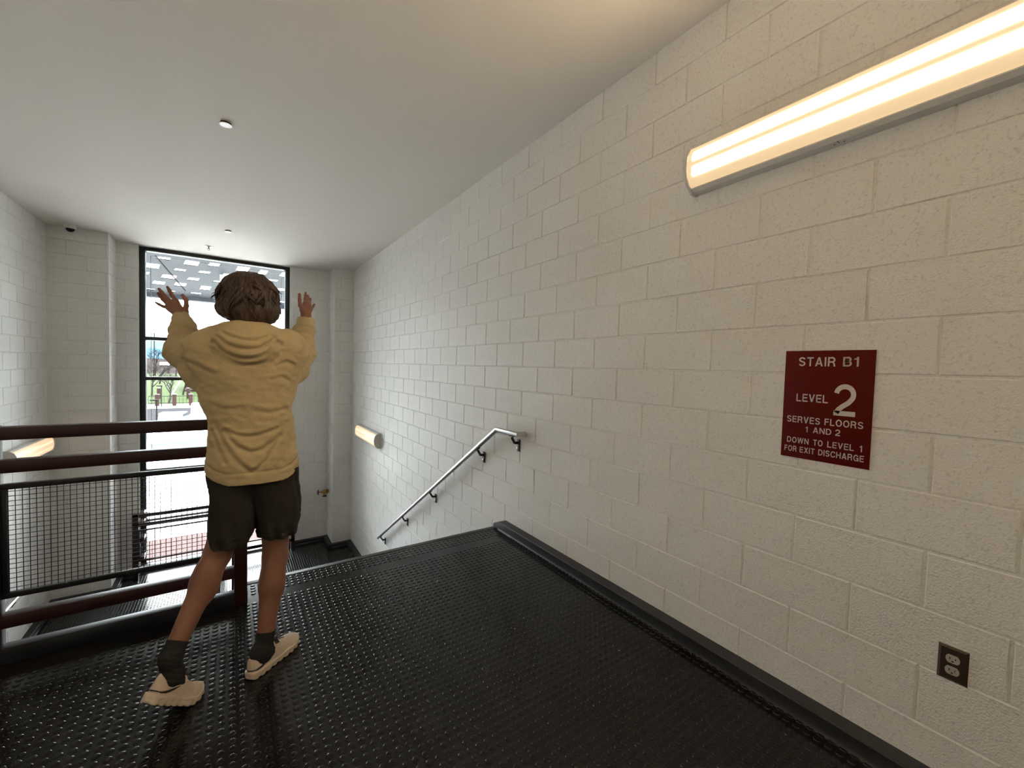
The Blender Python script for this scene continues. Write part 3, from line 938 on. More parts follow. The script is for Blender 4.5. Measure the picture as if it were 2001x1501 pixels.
class Field:
    """a solid built from rounded shapes that melt into one another, turned into one closed skin"""
    def __init__(self, lo, hi, h):
        self.lo = np.array(lo, float); self.h = h
        self.n = np.ceil((np.array(hi) - self.lo) / h).astype(int) + 1
        self.V = np.full(self.n, 1.0, np.float32)
        self.ax = [(self.lo[i] + np.arange(self.n[i]) * h).astype(np.float32) for i in range(3)]

    def _sl(self, lo, hi):
        s = []
        for i in range(3):
            a = max(0, int((lo[i] - self.lo[i]) / self.h)); b = min(self.n[i], int((hi[i] - self.lo[i]) / self.h) + 2)
            if b <= a: return None
            s.append(slice(a, b))
        return tuple(s)

    def grid(self, sl):
        return (self.ax[0][sl[0]][:, None, None], self.ax[1][sl[1]][None, :, None], self.ax[2][sl[2]][None, None, :])

    def put(self, lo, hi, fn, k=0.0, sub=False):
        m = 0.03 + k
        sl = self._sl(np.array(lo) - m, np.array(hi) + m)
        if sl is None: return self
        d = fn(*self.grid(sl)).astype(np.float32)
        V = self.V[sl]
        if sub:
            d = -d
            if k > 0:
                hh = np.maximum(k - np.abs(V - d), 0) / k
                self.V[sl] = np.maximum(V, d) + hh * hh * k * 0.25
            else:
                self.V[sl] = np.maximum(V, d)
        elif k > 0:
            hh = np.maximum(k - np.abs(V - d), 0) / k
            self.V[sl] = np.minimum(V, d) - hh * hh * k * 0.25
        else:
            self.V[sl] = np.minimum(V, d)
        return self

    def cone(self, a, b, ra, rb, k=0.02, flat=None, sub=False):
        """limb from a to b; flat = (direction, factor) thins it along a direction"""
        a, b = np.array(a, float), np.array(b, float)
        ab = b - a; L2 = float(ab @ ab) + 1e-12
        rm = max(ra, rb)

        def fn(x, y, z):
            px, py, pz = x - a[0], y - a[1], z - a[2]
            t = np.clip((px * ab[0] + py * ab[1] + pz * ab[2]) / L2, 0, 1)
            qx, qy, qz = px - t * ab[0], py - t * ab[1], pz - t * ab[2]
            if flat is not None:
                d, f = flat
                c = (qx * d[0] + qy * d[1] + qz * d[2]) * (1 / f - 1)
                qx, qy, qz = qx + c * d[0], qy + c * d[1], qz + c * d[2]
                return (np.sqrt(qx * qx + qy * qy + qz * qz) - (ra + t * (rb - ra))) * f ** 0.5
            return np.sqrt(qx * qx + qy * qy + qz * qz) - (ra + t * (rb - ra))
        return self.put(np.minimum(a, b) - rm, np.maximum(a, b) + rm, fn, k, sub)

    def chain(self, pts, rs, k=0.008, **kw):
        for i in range(len(pts) - 1):
            self.cone(pts[i], pts[i + 1], rs[i], rs[i + 1], k, **kw)
        return self

    def ell(self, c, r, k=0.02, rot=None, sub=False):
        c, r = np.array(c, float), np.array(r, float)
        Rm = np.array(rot) if rot is not None else np.eye(3)

        def fn(x, y, z):
            px, py, pz = x - c[0], y - c[1], z - c[2]
            q = [(Rm[0][i] * px + Rm[1][i] * py + Rm[2][i] * pz) / r[i] for i in range(3)]
            s = np.sqrt(q[0] ** 2 + q[1] ** 2 + q[2] ** 2)
            g = np.sqrt((q[0] / r[0]) ** 2 + (q[1] / r[1]) ** 2 + (q[2] / r[2]) ** 2) + 1e-6
            return s * (s - 1) / g
        rm = float(r.max())
        return self.put(c - rm, c + rm, fn, k, sub)

    def loft(self, zs, cx, cy, rx, ry, k=0.02, p=2.3):
        """upright body: an oval for each height"""
        zs = np.array(zs); o = np.argsort(zs)
        A = [np.array(q)[o] for q in (cx, cy, rx, ry)]; zs = zs[o]

        def fn(x, y, z):
            zz = np.clip(z, zs[0], zs[-1])
            c0, c1, r0, r1 = [np.interp(zz.ravel(), zs, q).reshape(zz.shape) for q in A]
            s = (np.abs((x - c0) / r0) ** p + np.abs((y - c1) / r1) ** p) ** (1 / p)
            d = (s - 1) * np.minimum(r0, r1)
            return np.maximum(d, np.abs(z - (zs[0] + zs[-1]) / 2) - (zs[-1] - zs[0]) / 2)
        lo = [(A[0] - A[2]).min(), (A[1] - A[3]).min(), zs[0]]; hi = [(A[0] + A[2]).max(), (A[1] + A[3]).max(), zs[-1]]
        return self.put(lo, hi, fn, k)

    def near(self, w=0.03):
        idx = np.nonzero(np.abs(self.V) < w)
        return idx, self.ax[0][idx[0]], self.ax[1][idx[1]], self.ax[2][idx[2]]

    def offset(self, fn, w=0.03):
        idx, x, y, z = self.near(w)
        self.V[idx] += fn(x, y, z).astype(np.float32)
        return self

    def blur(self, n=1):
        for _ in range(n):
            for a in range(3):
                V = self.V
                s0 = [slice(None)] * 3; s1 = [slice(None)] * 3; s2 = [slice(None)] * 3
                s0[a] = slice(0, -2); s1[a] = slice(1, -1); s2[a] = slice(2, None)
                W = V.copy(); W[tuple(s1)] = 0.25 * V[tuple(s0)] + 0.5 * V[tuple(s1)] + 0.25 * V[tuple(s2)]
                self.V = W
        return self

    def skin(self):
        V = self.V
        S = (V < 0)
        c = np.zeros(np.array(V.shape) - 1, np.uint8)
        for i in (0, 1):
            for j in (0, 1):
                for k in (0, 1):
                    c += S[i:V.shape[0] - 1 + i, j:V.shape[1] - 1 + j, k:V.shape[2] - 1 + k]
        act = np.nonzero((c > 0) & (c < 8))
        I, J, K = act
        n = len(I)
        ids = np.full(c.shape, -1, np.int32); ids[act] = np.arange(n)
        corners = [(i, j, k) for i in (0, 1) for j in (0, 1) for k in (0, 1)]
        vals = {q: V[I + q[0], J + q[1], K + q[2]] for q in corners}
        acc = np.zeros((n, 3)); cnt = np.zeros(n)
        for q in corners:
            for a in range(3):
                if q[a] == 0:
                    r_ = list(q); r_[a] = 1; r_ = tuple(r_)
                    v0, v1 = vals[q], vals[r_]
                    cr = (v0 < 0) != (v1 < 0)
                    t = np.where(cr, v0 / np.where(cr, v0 - v1, 1), 0)
                    p_ = np.tile(np.array(q, float), (n, 1)); p_[:, a] += t
                    acc[cr] += p_[cr]; cnt[cr] += 1
        v = self.lo + (np.stack([I, J, K], 1) + acc / np.maximum(cnt, 1)[:, None]) * self.h
        fs = []
        for a in range(3):
            b, d = (a + 1) % 3, (a + 2) % 3
            s0 = [slice(1, -1)] * 3; s1 = [slice(1, -1)] * 3
            s0[a] = slice(0, -1); s1[a] = slice(1, None)
            A, B = S[tuple(s0)], S[tuple(s1)]
            e_ = np.nonzero(A != B)
            g = [e_[0].copy(), e_[1].copy(), e_[2].copy()]
            for q in range(3):
                if q != a: g[q] = g[q] + 1
            inside = S[tuple(g)]

            def cell(ob, od):
                h_ = [g[0], g[1], g[2]]
                h_[b] = g[b] + ob; h_[d] = g[d] + od
                return ids[tuple(h_)]
            q4 = np.stack([cell(-1, -1), cell(0, -1), cell(0, 0), cell(-1, 0)], 1)
            q4[~inside] = q4[~inside][:, ::-1]
            fs.append(q4)
        f = np.concatenate(fs)
        f = f[(f >= 0).all(1)]
        return v, f


def relax(v, f, n=2, lam=0.5):
    """even out a skin's vertices"""
    e_ = np.concatenate([f[:, [0, 1]], f[:, [1, 2]], f[:, [2, 3]], f[:, [3, 0]]])
    for _ in range(n):
        s = np.zeros_like(v); c = np.zeros(len(v))
        for a in range(3):
            s[:, a] = np.bincount(e_[:, 0], v[e_[:, 1], a], len(v)) + np.bincount(e_[:, 1], v[e_[:, 0], a], len(v))
        c = np.bincount(e_[:, 0], minlength=len(v)) + np.bincount(e_[:, 1], minlength=len(v))
        v = v + lam * (s / np.maximum(c, 1)[:, None] - v)
    return v


def vnoise(x, y, z, s, seed=0):
    """smooth value noise, -1..1"""
    x, y, z = x * s + 31.7 * seed, y * s + 17.3, z * s + 5.1
    i, j, k = np.floor(x).astype(np.int64), np.floor(y).astype(np.int64), np.floor(z).astype(np.int64)
    fx, fy, fz = x - i, y - j, z - k
    fx, fy, fz = [q * q * (3 - 2 * q) for q in (fx, fy, fz)]

    def hsh(a, b, c):
        h = (a * 374761393 + b * 668265263 + c * 2147483647 + seed * 974711) & 0x7fffffff
        h = ((h ^ (h >> 13)) * 1274126177) & 0x7fffffff
        return (h & 0xffff) / 32767.5 - 1
    r_ = 0
    for a in (0, 1):
        for b in (0, 1):
            for c in (0, 1):
                r_ = r_ + hsh(i + a, j + b, k + c) * (fx if a else 1 - fx) * (fy if b else 1 - fy) * (fz if c else 1 - fz)
    return r_


def crease(x, z, line, w):
    """nearness (0..1) of points to a polyline in the x-z plane"""
    best = np.full(np.shape(x), 1e3, np.float32)
    for (a, b) in zip(line, line[1:]):
        ax_, az = a; dx_, dz_ = b[0] - a[0], b[1] - a[1]
        t = np.clip(((x - ax_) * dx_ + (z - az) * dz_) / (dx_ * dx_ + dz_ * dz_ + 1e-9), 0, 1)
        best = np.minimum(best, (x - ax_ - t * dx_) ** 2 + (z - az - t * dz_) ** 2)
    return np.exp(-best / (w * w))


PY = 2.24                                   # the walker's distance along the hall
person = thing('person', 'person seen from behind in tan hoodie and dark shorts, both hands raised', 'person', (0.08, PY, 0.0))

# joints
hipL, hipR = at(462, 950, 2.24), at(540, 950, 2.24)
knL, knR = at(425, 1084, 2.21), at(538, 1088, 2.24)
anL, anR = at(333, 1285, 2.035), at(514, 1278, 2.13)
shL, shR = at(408, 684, 2.25), at(560, 682, 2.25)
elL, elR = at(362, 688, 2.47), at(589, 688, 2.47)
wrL, wrR = at(355, 618, 2.57), at(598, 617, 2.60)

# --- body: one skin, legs, trunk, arms, neck, head and hands
B = Field((-0.36, 1.86, 0.02), (0.47, 2.80, 1.86), 0.0034)
B.loft([0.86, 0.92, 1.05, 1.20, 1.35, 1.46], [0.085] * 6, [2.24] * 6, [0.150, 0.150, 0.135, 0.145, 0.155, 0.12], [0.085, 0.09, 0.095, 0.105, 0.10, 0.075])
B.cone((-0.03, 2.25, 1.45), (0.19, 2.25, 1.455), 0.06, 0.06, 0.05)
B.cone((0.075, 2.235, 1.46), (0.072, 2.25, 1.62), 0.062, 0.056, 0.04)
B.ell((0.072, 2.262, 1.695), (0.077, 0.098, 0.105), 0.01)                       # skull
B.ell((0.072, 2.305, 1.640), (0.058, 0.062, 0.066), 0.03)                       # jaw
B.cone((0.072, 2.355, 1.692), (0.072, 2.372, 1.655), 0.008, 0.013, 0.012)       # nose
B.cone((0.045, 2.345, 1.715), (0.099, 2.345, 1.715), 0.010, 0.010, 0.02)        # brow
B.cone((0.052, 2.356, 1.622), (0.092, 2.356, 1.622), 0.007, 0.007, 0.006)       # lips
B.cone((0.054, 2.354, 1.611), (0.090, 2.354, 1.611), 0.008, 0.008, 0.006)
B.ell((0.072, 2.350, 1.588), (0.022, 0.018, 0.018), 0.02)                       # chin
for s in (-1, 1):
    B.ell((0.072 + s * 0.030, 2.358, 1.690), (0.015, 0.014, 0.011), 0.006, sub=True)   # eye sockets
    B.cone((0.072 + s * 0.020, 2.3535, 1.7005), (0.072 + s * 0.043, 2.3480, 1.6995), 0.0045, 0.0045, 0.004)   # upper lids
    B.ell((0.072 + s * 0.078, 2.258, 1.672), (0.011, 0.024, 0.032), 0.006)             # ears
for hp, kn, an in ((hipL, knL, anL), (hipR, knR, anR)):
    B.cone(hp + np.array([0, 0, -0.03]), kn, 0.068, 0.054, 0.03)
    t1 = kn + (an - kn) * 0.30
    back = np.array([-0.15, -1.0, 0.0]); back /= np.linalg.norm(back)
    B.cone(kn, t1, 0.052, 0.049, 0.02); B.cone(t1, an, 0.047, 0.032, 0.02)
    B.ell(kn + (an - kn) * 0.26 + back * 0.012, (0.047, 0.047, 0.095), 0.03)      # calf
    B.ell(kn - back * 0.018, (0.040, 0.040, 0.048), 0.02)                         # kneecap
FT = []                                                                          # feet are added with the shoes' frames below
for sh, el, wr in ((shL, elL, wrL), (shR, elR, wrR)):
    B.cone(sh, el, 0.052, 0.042, 0.03); B.cone(el, wr, 0.042, 0.027, 0.02)

# hands: palm, four unequal fingers, a thumb from the side of the palm
def H(px_, py_, y): return at(px_, py_, y)
hl = dict(
    thumb=[H(361, 609, 2.585), H(364.2, 598, 2.575), H(363.6, 586, 2.575), H(357.2, 577.3, 2.585)],
    index=[H(344, 589, 2.61), H(335.8, 576.5, 2.615), H(331.3, 568, 2.61), H(327.2, 560.8, 2.60)],
    middle=[H(335.5, 592, 2.615), H(322.5, 579, 2.625), H(316, 571, 2.62), H(310.5, 564.5, 2.61)],
    ring=[H(330, 596.5, 2.615), H(318.5, 585.5, 2.635), H(313, 578.5, 2.635), H(308.8, 573, 2.63)],
    pinky=[H(331, 603.5, 2.61), H(319, 599, 2.63), H(311, 595, 2.635), H(304.5, 591.3, 2.635)])
hr = dict(
    thumb=[H(592, 606, 2.60), H(586.5, 597, 2.595), H(585.4, 586, 2.60), H(585.2, 575.2, 2.61)],
    index=[H(595.8, 593.5, 2.64), H(596.2, 585, 2.675), H(596.8, 578, 2.69), H(597.2, 572.2, 2.695)],
    middle=[H(599.8, 593.5, 2.645), H(600.2, 586, 2.69), H(601, 581, 2.715), H(601.7, 577.5, 2.72)],
    ring=[H(603.8, 596, 2.645), H(605, 590.5, 2.69), H(605.8, 587, 2.71), H(606.6, 583.6, 2.715)],
    pinky=[H(607.2, 602.5, 2.635), H(611, 600.5, 2.66), H(613, 597.3, 2.67), H(614.2, 594.5, 2.675)])
rad = dict(thumb=(0.0125, 0.0105, 0.0096, 0.0080), index=(0.0100, 0.0086, 0.0078, 0.0062), middle=(0.0102, 0.0088, 0.0080, 0.0064),
           ring=(0.0098, 0.0084, 0.0076, 0.0062), pinky=(0.0086, 0.0072, 0.0066, 0.0054))
for hd, wr in ((hl, wrL), (hr, wrR)):
    for f_ in ('index', 'middle', 'ring', 'pinky'):
        B.cone(wr, hd[f_][0], 0.019, 0.0135, 0.010)                  # the palm: metacarpals under one skin
    B.cone(wr, hd['thumb'][0], 0.020, 0.016, 0.012)
    B.cone(hd['thumb'][0], hd['index'][0] * 0.55 + wr * 0.45, 0.012, 0.012, 0.012)
    for f_, pts in hd.items():
        B.chain(pts, rad[f_], 0.0045)
hands_ready = True

# --- shoe frames
def frame(heel, heading, pitch):
    h_ = np.array([math.cos(heading), math.sin(heading), 0.0]); k_ = np.array([0, 0, 1.0])
    fwd = h_ * math.cos(pitch) - k_ * math.sin(pitch); up = h_ * math.sin(pitch) + k_ * math.cos(pitch)
    return np.array(heel, float), fwd, np.cross(up, fwd), up, h_


thL, phL = R(46), R(40)
ballL = np.array([-0.098, 2.128, 0.004]) - 0.075 * np.array([math.cos(thL), math.sin(thL), 0])
_, f0, _, u0, _ = frame((0, 0, 0), thL, phL)
frL = frame(ballL - 0.205 * f0, thL, phL)
frR = frame((0.068, 2.082, 0.003), R(41), 0.0)
for fr, an in ((frL, anL), (frR, anR)):
    o_, f_, l_, u_, _ = fr
    ankle = o_ + f_ * 0.062 + u_ * 0.088
    B.cone(an, ankle, 0.032, 0.032, 0.02); B.cone(ankle, o_ + f_ * 0.050 + u_ * 0.045, 0.030, 0.021, 0.02)
    B.cone(ankle, o_ + f_ * 0.17 + u_ * 0.034, 0.030, 0.016, 0.02)
v, f = B.skin(); v = relax(v, f, 1, 0.4)
del B
body = from_np('body', v, f, M['skin'], person, smooth=180)
for s in (-1, 1):
    e_ = MB().lathe([(0.0, -0.0105)] + [(0.0105 * math.sin(a), -0.0105 * math.cos(a)) for a in (0.4, 0.8, 1.2, 1.57, 1.95, 2.35, 2.75)] + [(0.0, 0.0105)], (0.072 + s * 0.030, 2.3465, 1.690), (0, 1, 0), 14).build('eye', M['eye'], person, smooth=60)
    MB().lathe([(0.0, 0.0085), (0.0062, 0.0084), (0.0048, 0.0104), (0.0, 0.0109)], (0.072 + s * 0.030, 2.3465, 1.690), (0, 1, 0), 12).build('iris', M['iris'], e_, smooth=60)

# --- hoodie
Hd = Field((-0.36, 1.93, 0.80), (0.48, 2.68, 1.66), 0.0042)
pys = [905, 880, 850, 800, 760, 720, 690, 665, 648]
lx_ = [399, 403, 405, 406, 400, 392, 392, 400, 420]
rx_ = [584, 580, 576, 570, 568, 574, 574, 566, 548]
zs = [at(490, q, PY)[2] for q in pys]
xl = [at(a, q, PY)[0] for a, q in zip(lx_, pys)]; xr_ = [at(a, q, PY)[0] for a, q in zip(rx_, pys)]
zs = [zs[0] - 0.12] + zs; xl = [xl[0] - 0.002] + xl; xr_ = [xr_[0] + 0.002] + xr_
ry = [0.150, 0.148, 0.144, 0.140, 0.138, 0.138, 0.136, 0.128, 0.110, 0.080]
Hd.loft(zs, [(a + b) / 2 for a, b in zip(xl, xr_)], [2.245] * 10, [(b - a) / 2 for a, b in zip(xl, xr_)], ry, 0.0, 2.25)
Hd.cone((-0.035, 2.245, 1.447), (0.205, 2.245, 1.452), 0.072, 0.072, 0.06)
# sleeves
for sh, el, wr, dol0, dol1, re, rf in ((shL, elL, wrL, at(382, 730, 2.36), at(430, 785, 2.25), 0.066, 0.053), (shR, elR, wrR, at(581, 724, 2.38), at(546, 765, 2.26), 0.056, 0.050)):
    Hd.cone(sh, el, 0.076, re, 0.05)
    mid = el + (wr - el) * 0.55
    Hd.cone(el, mid, re, rf, 0.04); Hd.cone(mid, el + (wr - el) * 0.86, rf, 0.043, 0.02)
    Hd.cone(el + (wr - el) * 0.84, wr + (wr - el) * 0.03, 0.037, 0.034, 0.010)          # ribbed cuff
    Hd.cone(dol0, dol1, 0.046, 0.036, 0.05); Hd.cone(el, dol0, re * 0.9, 0.046, 0.05)
    Hd.cone(sh, dol1, 0.075, 0.050, 0.06)
# hood: thick rolled collar round the neck and a pouch hanging on the back
ring = []
for i in range(33):
    a = 2 * math.pi * i / 32
    bk_ = (1 + math.cos(a)) / 2                     # 1 at the back of the neck, 0 at the throat
    ring.append((0.070 + 0.104 * math.sin(a), 2.250 - 0.100 * math.cos(a), 1.500 + 0.046 * bk_ ** 0.8))
Hd.chain(ring, [0.036] * 33, 0.010)
Hd.ell((0.070, 2.150, 1.500), (0.128, 0.060, 0.078), 0.012)
Hd.ell((0.080, 2.128, 1.462), (0.104, 0.052, 0.062), 0.020)
Hd.ell((0.088, 2.125, 1.430), (0.070, 0.042, 0.040), 0.022)
Hd.blur(1)


def smooth_line(p, n=7):
    """Catmull-Rom curve through the points"""
    p = [np.array(q, float) for q in p]
    q = [2 * p[0] - p[1]] + p + [2 * p[-1] - p[-2]]
    o = []
    for i in range(1, len(q) - 2):
        for k_ in range(n):
            t = k_ / n
            o.append(0.5 * (2 * q[i] + (q[i + 1] - q[i - 1]) * t + (2 * q[i - 1] - 5 * q[i] + 4 * q[i + 1] - q[i + 2]) * t * t + (3 * q[i] - q[i - 1] - 3 * q[i + 1] + q[i + 2]) * t ** 3))
    return o + [p[-1]]


def X(*pts): return smooth_line([at(a, b, 2.12)[[0, 2]] for a, b in pts])
BACK = [  # dark creases seen on the back: (line, width, depth)
    (X((418, 668), (440, 690), (478, 702), (515, 694), (540, 668)), 0.010, 0.012),
    (X((424, 658), (450, 676), (482, 683), (512, 678), (538, 660)), 0.008, 0.009),
    (X((437, 652), (470, 664), (500, 666), (530, 656)), 0.006, 0.006),
    (X((418, 684), (450, 706), (482, 714), (520, 704), (548, 672)), 0.010, 0.010),
    (X((352, 705), (375, 712), (398, 722), (415, 730)), 0.012, 0.010),
    (X((345, 672), (352, 685), (350, 700)), 0.008, 0.008),
    (X((595, 664), (596, 680), (588, 692)), 0.007, 0.007),
    (X((540, 716), (560, 708), (575, 712)), 0.009, 0.006),
    (X((530, 742), (552, 738), (566, 744)), 0.010, 0.006),
    (X((412, 790), (440, 800), (470, 796)), 0.012, 0.006),
    (X((500, 802), (530, 806), (560, 800)), 0.012, 0.006),
    (X((440, 842), (470, 852), (505, 850), (540, 838)), 0.011, 0.008),
    (X((420, 830), (436, 862), (455, 890), (478, 912), (492, 920)), 0.012, 0.011),
    (X((560, 828), (545, 858), (525, 890), (505, 912), (492, 920)), 0.012, 0.010),
    (X((440, 845), (460, 868), (490, 882), (520, 872), (545, 852)), 0.012, 0.009),
    (X((414, 848), (428, 880), (440, 905)), 0.010, 0.008),
    (X((566, 850), (560, 880), (552, 900)), 0.009, 0.006),
]
hemz = lambda x, y: 0.922 - 0.055 * np.clip((2.26 - y) / 0.14, 0, 1) ** 1.5 - 0.012 * np.clip((y - 2.30) / 0.1, 0, 1)


def folds(x, y, z):
    d = 0
    bk = np.clip((2.30 - y) / 0.06, 0, 1)
    for ln, w, dep in BACK:
        c_ = crease(x, z, ln, w)
        below = crease(x, z - 0.016, ln, w * 1.1)
        d = d + dep * (c_ - 0.6 * below) * bk
    d = np.clip(d, -0.012, 0.0115)
    d = d - 0.0045 * vnoise(x, y, z * 1.4, 14, 1) - 0.0022 * vnoise(x, y, z * 1.8, 34, 2)
    # ribbed waistband drawn in slightly, and sleeve wrinkles
    hz = hemz(x, y)
    d = d + 0.004 * np.exp(-((z - hz - 0.052) / 0.006) ** 2)
    for el, wr in ((elL, wrL), (elR, wrR)):
        ax_ = (wr - el) / np.linalg.norm(wr - el)
        s = (x - el[0]) * ax_[0] + (y - el[1]) * ax_[1] + (z - el[2]) * ax_[2]
        r2 = (x - el[0] - s * ax_[0]) ** 2 + (y - el[1] - s * ax_[1]) ** 2 + (z - el[2] - s * ax_[2]) ** 2
        m_ = np.exp(-r2 / 0.09 ** 2) * np.clip((s + 0.06) / 0.05, 0, 1)
        d = d + 0.0042 * m_ * np.sin(s * 2 * math.pi / 0.042 + 3.0 * vnoise(x, y, z, 12, 5)) * np.clip((np.linalg.norm(wr - el) * 0.82 - s) / 0.03, 0, 1)
    return d


Hd.offset(folds, 0.035)
# open hem and open neck and cuffs
g = np.meshgrid(Hd.ax[0], Hd.ax[1], indexing='ij')
kz = Hd.ax[2][None, None, :]
Hd.V = np.maximum(Hd.V, (hemz(*g)[:, :, None] - kz).astype(np.float32))
zi = int((1.02 - Hd.lo[2]) / Hd.h)
Hd.V[:, :, :zi] = np.maximum(Hd.V[:, :, :zi], -(Hd.V[:, :, :zi] + 0.014))
Hd.ell((0.075, 2.262, 1.60), (0.072, 0.068, 0.075), 0.015, sub=True)
for el, wr in ((elL, wrL), (elR, wrR)):
    dirn = (wr - el) / np.linalg.norm(wr - el)
    e0 = wr + dirn * 0.012

    def cutf(x, y, z, e0=e0, dirn=dirn):
        s = (x - e0[0]) * dirn[0] + (y - e0[1]) * dirn[1] + (z - e0[2]) * dirn[2]
        r_ = np.sqrt((x - e0[0]) ** 2 + (y - e0[1]) ** 2 + (z - e0[2]) ** 2)
        return np.maximum(-s, r_ - 0.075)
    Hd.put(e0 - 0.09, e0 + 0.09, cutf, 0.0, sub=True)
    Hd.cone(wr - dirn * 0.02, wr + dirn * 0.05, 0.027, 0.028, 0.0, sub=True)
v, f = Hd.skin(); v = relax(v, f, 1, 0.4)
del Hd
from_np('hoodie', v, f, M['hoodie'], person, smooth=180)

# --- shorts
Sh = Field((-0.16, 1.98, 0.44), (0.36, 2.50, 1.02), 0.0042)
zt = 1.0
zb_ = at(450, 1072, 2.24)[2]
pys = [900, 945, 985, 1010, 1040, 1062, 1080]
L0, L1 = [408, 408, 407, 406.5, 405, 407, 412], [492, 494, 498, 499, 492, 486, 482]
R0, R1 = [488, 490, 497, 501, 502, 506, 513], [582, 583, 587, 587, 584, 576, 568]
zz = [at(490, q, PY)[2] for q in pys]
for A0, A1, yc, rr in ((L0, L1, [2.24, 2.24, 2.235, 2.23, 2.225, 2.215, 2.21], 0.11), (R0, R1, [2.24, 2.24, 2.24, 2.24, 2.24, 2.24, 2.24], 0.11)):
    a_ = [at(q, w, PY)[0] for q, w in zip(A0, pys)]; b_ = [at(q, w, PY)[0] for q, w in zip(A1, pys)]
    Sh.loft(zz, [(p_ + q) / 2 for p_, q in zip(a_, b_)], yc, [(q - p_) / 2 for p_, q in zip(a_, b_)], [0.100, 0.108, 0.114, 0.112, 0.106, 0.098, 0.090], 0.018, 2.2)
Sh.ell((0.085, 2.245, 0.90), (0.160, 0.105, 0.12), 0.05)


def sfold(x, y, z):
    d = -0.0045 * vnoise(x, y * 1.0, z * 0.7, 16, 3) - 0.002 * vnoise(x, y, z, 40, 4)
    for c_ in (hipL, hipR):
        d = d + 0.003 * np.sin((x - c_[0]) * 120 + z * 25) * np.exp(-((z - 0.56) / 0.09) ** 2)
    # band above the hem
    d = d + 0.003 * np.exp(-((z - (at(450, 1072, 2.14)[2] + 0.03)) / 0.004) ** 2)
    # pocket seam on the right side
    d = d + 0.005 * np.exp(-(((x - 0.262) + 0.15 * (z - 0.80)) / 0.007) ** 2) * (np.abs(z - 0.78) < 0.12)
    return d


Sh.blur(1); Sh.offset(sfold, 0.03)
hemS = at(450, 1072, 2.14)[2]
Sh.V = np.maximum(Sh.V, (hemS - Sh.ax[2])[None, None, :].astype(np.float32) + 0 * Sh.V)
zi = int((hemS + 0.07 - Sh.lo[2]) / Sh.h)
Sh.V[:, :, :zi] = np.maximum(Sh.V[:, :, :zi], -(Sh.V[:, :, :zi] + 0.013))
v, f = Sh.skin(); v = relax(v, f, 1, 0.4)
del Sh
from_np('shorts', v, f, M['shorts'], person, smooth=180)

# --- socks
for (kn, an, fr, top) in ((knL, anL, frL, anL + (knL - anL) * 0.15), (knR, anR, frR, anR + (knR - anR) * 0.23)):
    o_, f_, l_, u_, _ = fr
    ankle = o_ + f_ * 0.062 + u_ * 0.088
    lo = np.minimum(np.minimum(top, ankle), o_ + u_ * 0.03) - 0.07; hi = np.maximum(np.maximum(top, ankle), o_ + f_ * 0.12) + 0.07
    S_ = Field(lo, hi, 0.003)
    S_.cone(top, an, 0.0395, 0.0360, 0.02); S_.cone(an, ankle, 0.0360, 0.0345, 0.02); S_.cone(ankle, o_ + f_ * 0.050 + u_ * 0.05, 0.035, 0.024, 0.02)
    S_.cone(ankle, o_ + f_ * 0.13 + u_ * 0.052, 0.034, 0.024, 0.02)
    dirn = (top - an) / np.linalg.norm(top - an)
    S_.offset(lambda x, y, z: 0.0009 * np.sin(((x - an[0]) * dirn[0] + (y - an[1]) * dirn[1] + (z - an[2]) * dirn[2]) * 330 + 2 * vnoise(x, y, z, 30, 7)) + 0.0012 * vnoise(x, y, z, 50, 8))
    gx, gy, gz = S_.grid((slice(None),) * 3)
    S_.V = np.maximum(S_.V, ((gx - top[0]) * dirn[0] + (gy - top[1]) * dirn[1] + (gz - top[2]) * dirn[2]).astype(np.float32))
    S_.V = S_.V.astype(np.float32)
    v, f = S_.skin(); v = relax(v, f, 1, 0.4)
    from_np('sock', v, f, M['sock'], person, smooth=180)


# --- running shoes, built lying along x and then set on the foot
def foot_w(x):
    return np.interp(x, [0.0, 0.004, 0.015, 0.035, 0.07, 0.11, 0.15, 0.20, 0.235, 0.262, 0.277, 0.284, 0.2855],
                     [0.0, 0.013, 0.024, 0.031, 0.0335, 0.0335, 0.038, 0.0445, 0.043, 0.033, 0.020, 0.008, 0.0])


def foot_c(x):
    return np.interp(x, [0, 0.1, 0.2, 0.285], [0.0, 0.0, 0.003, 0.010])


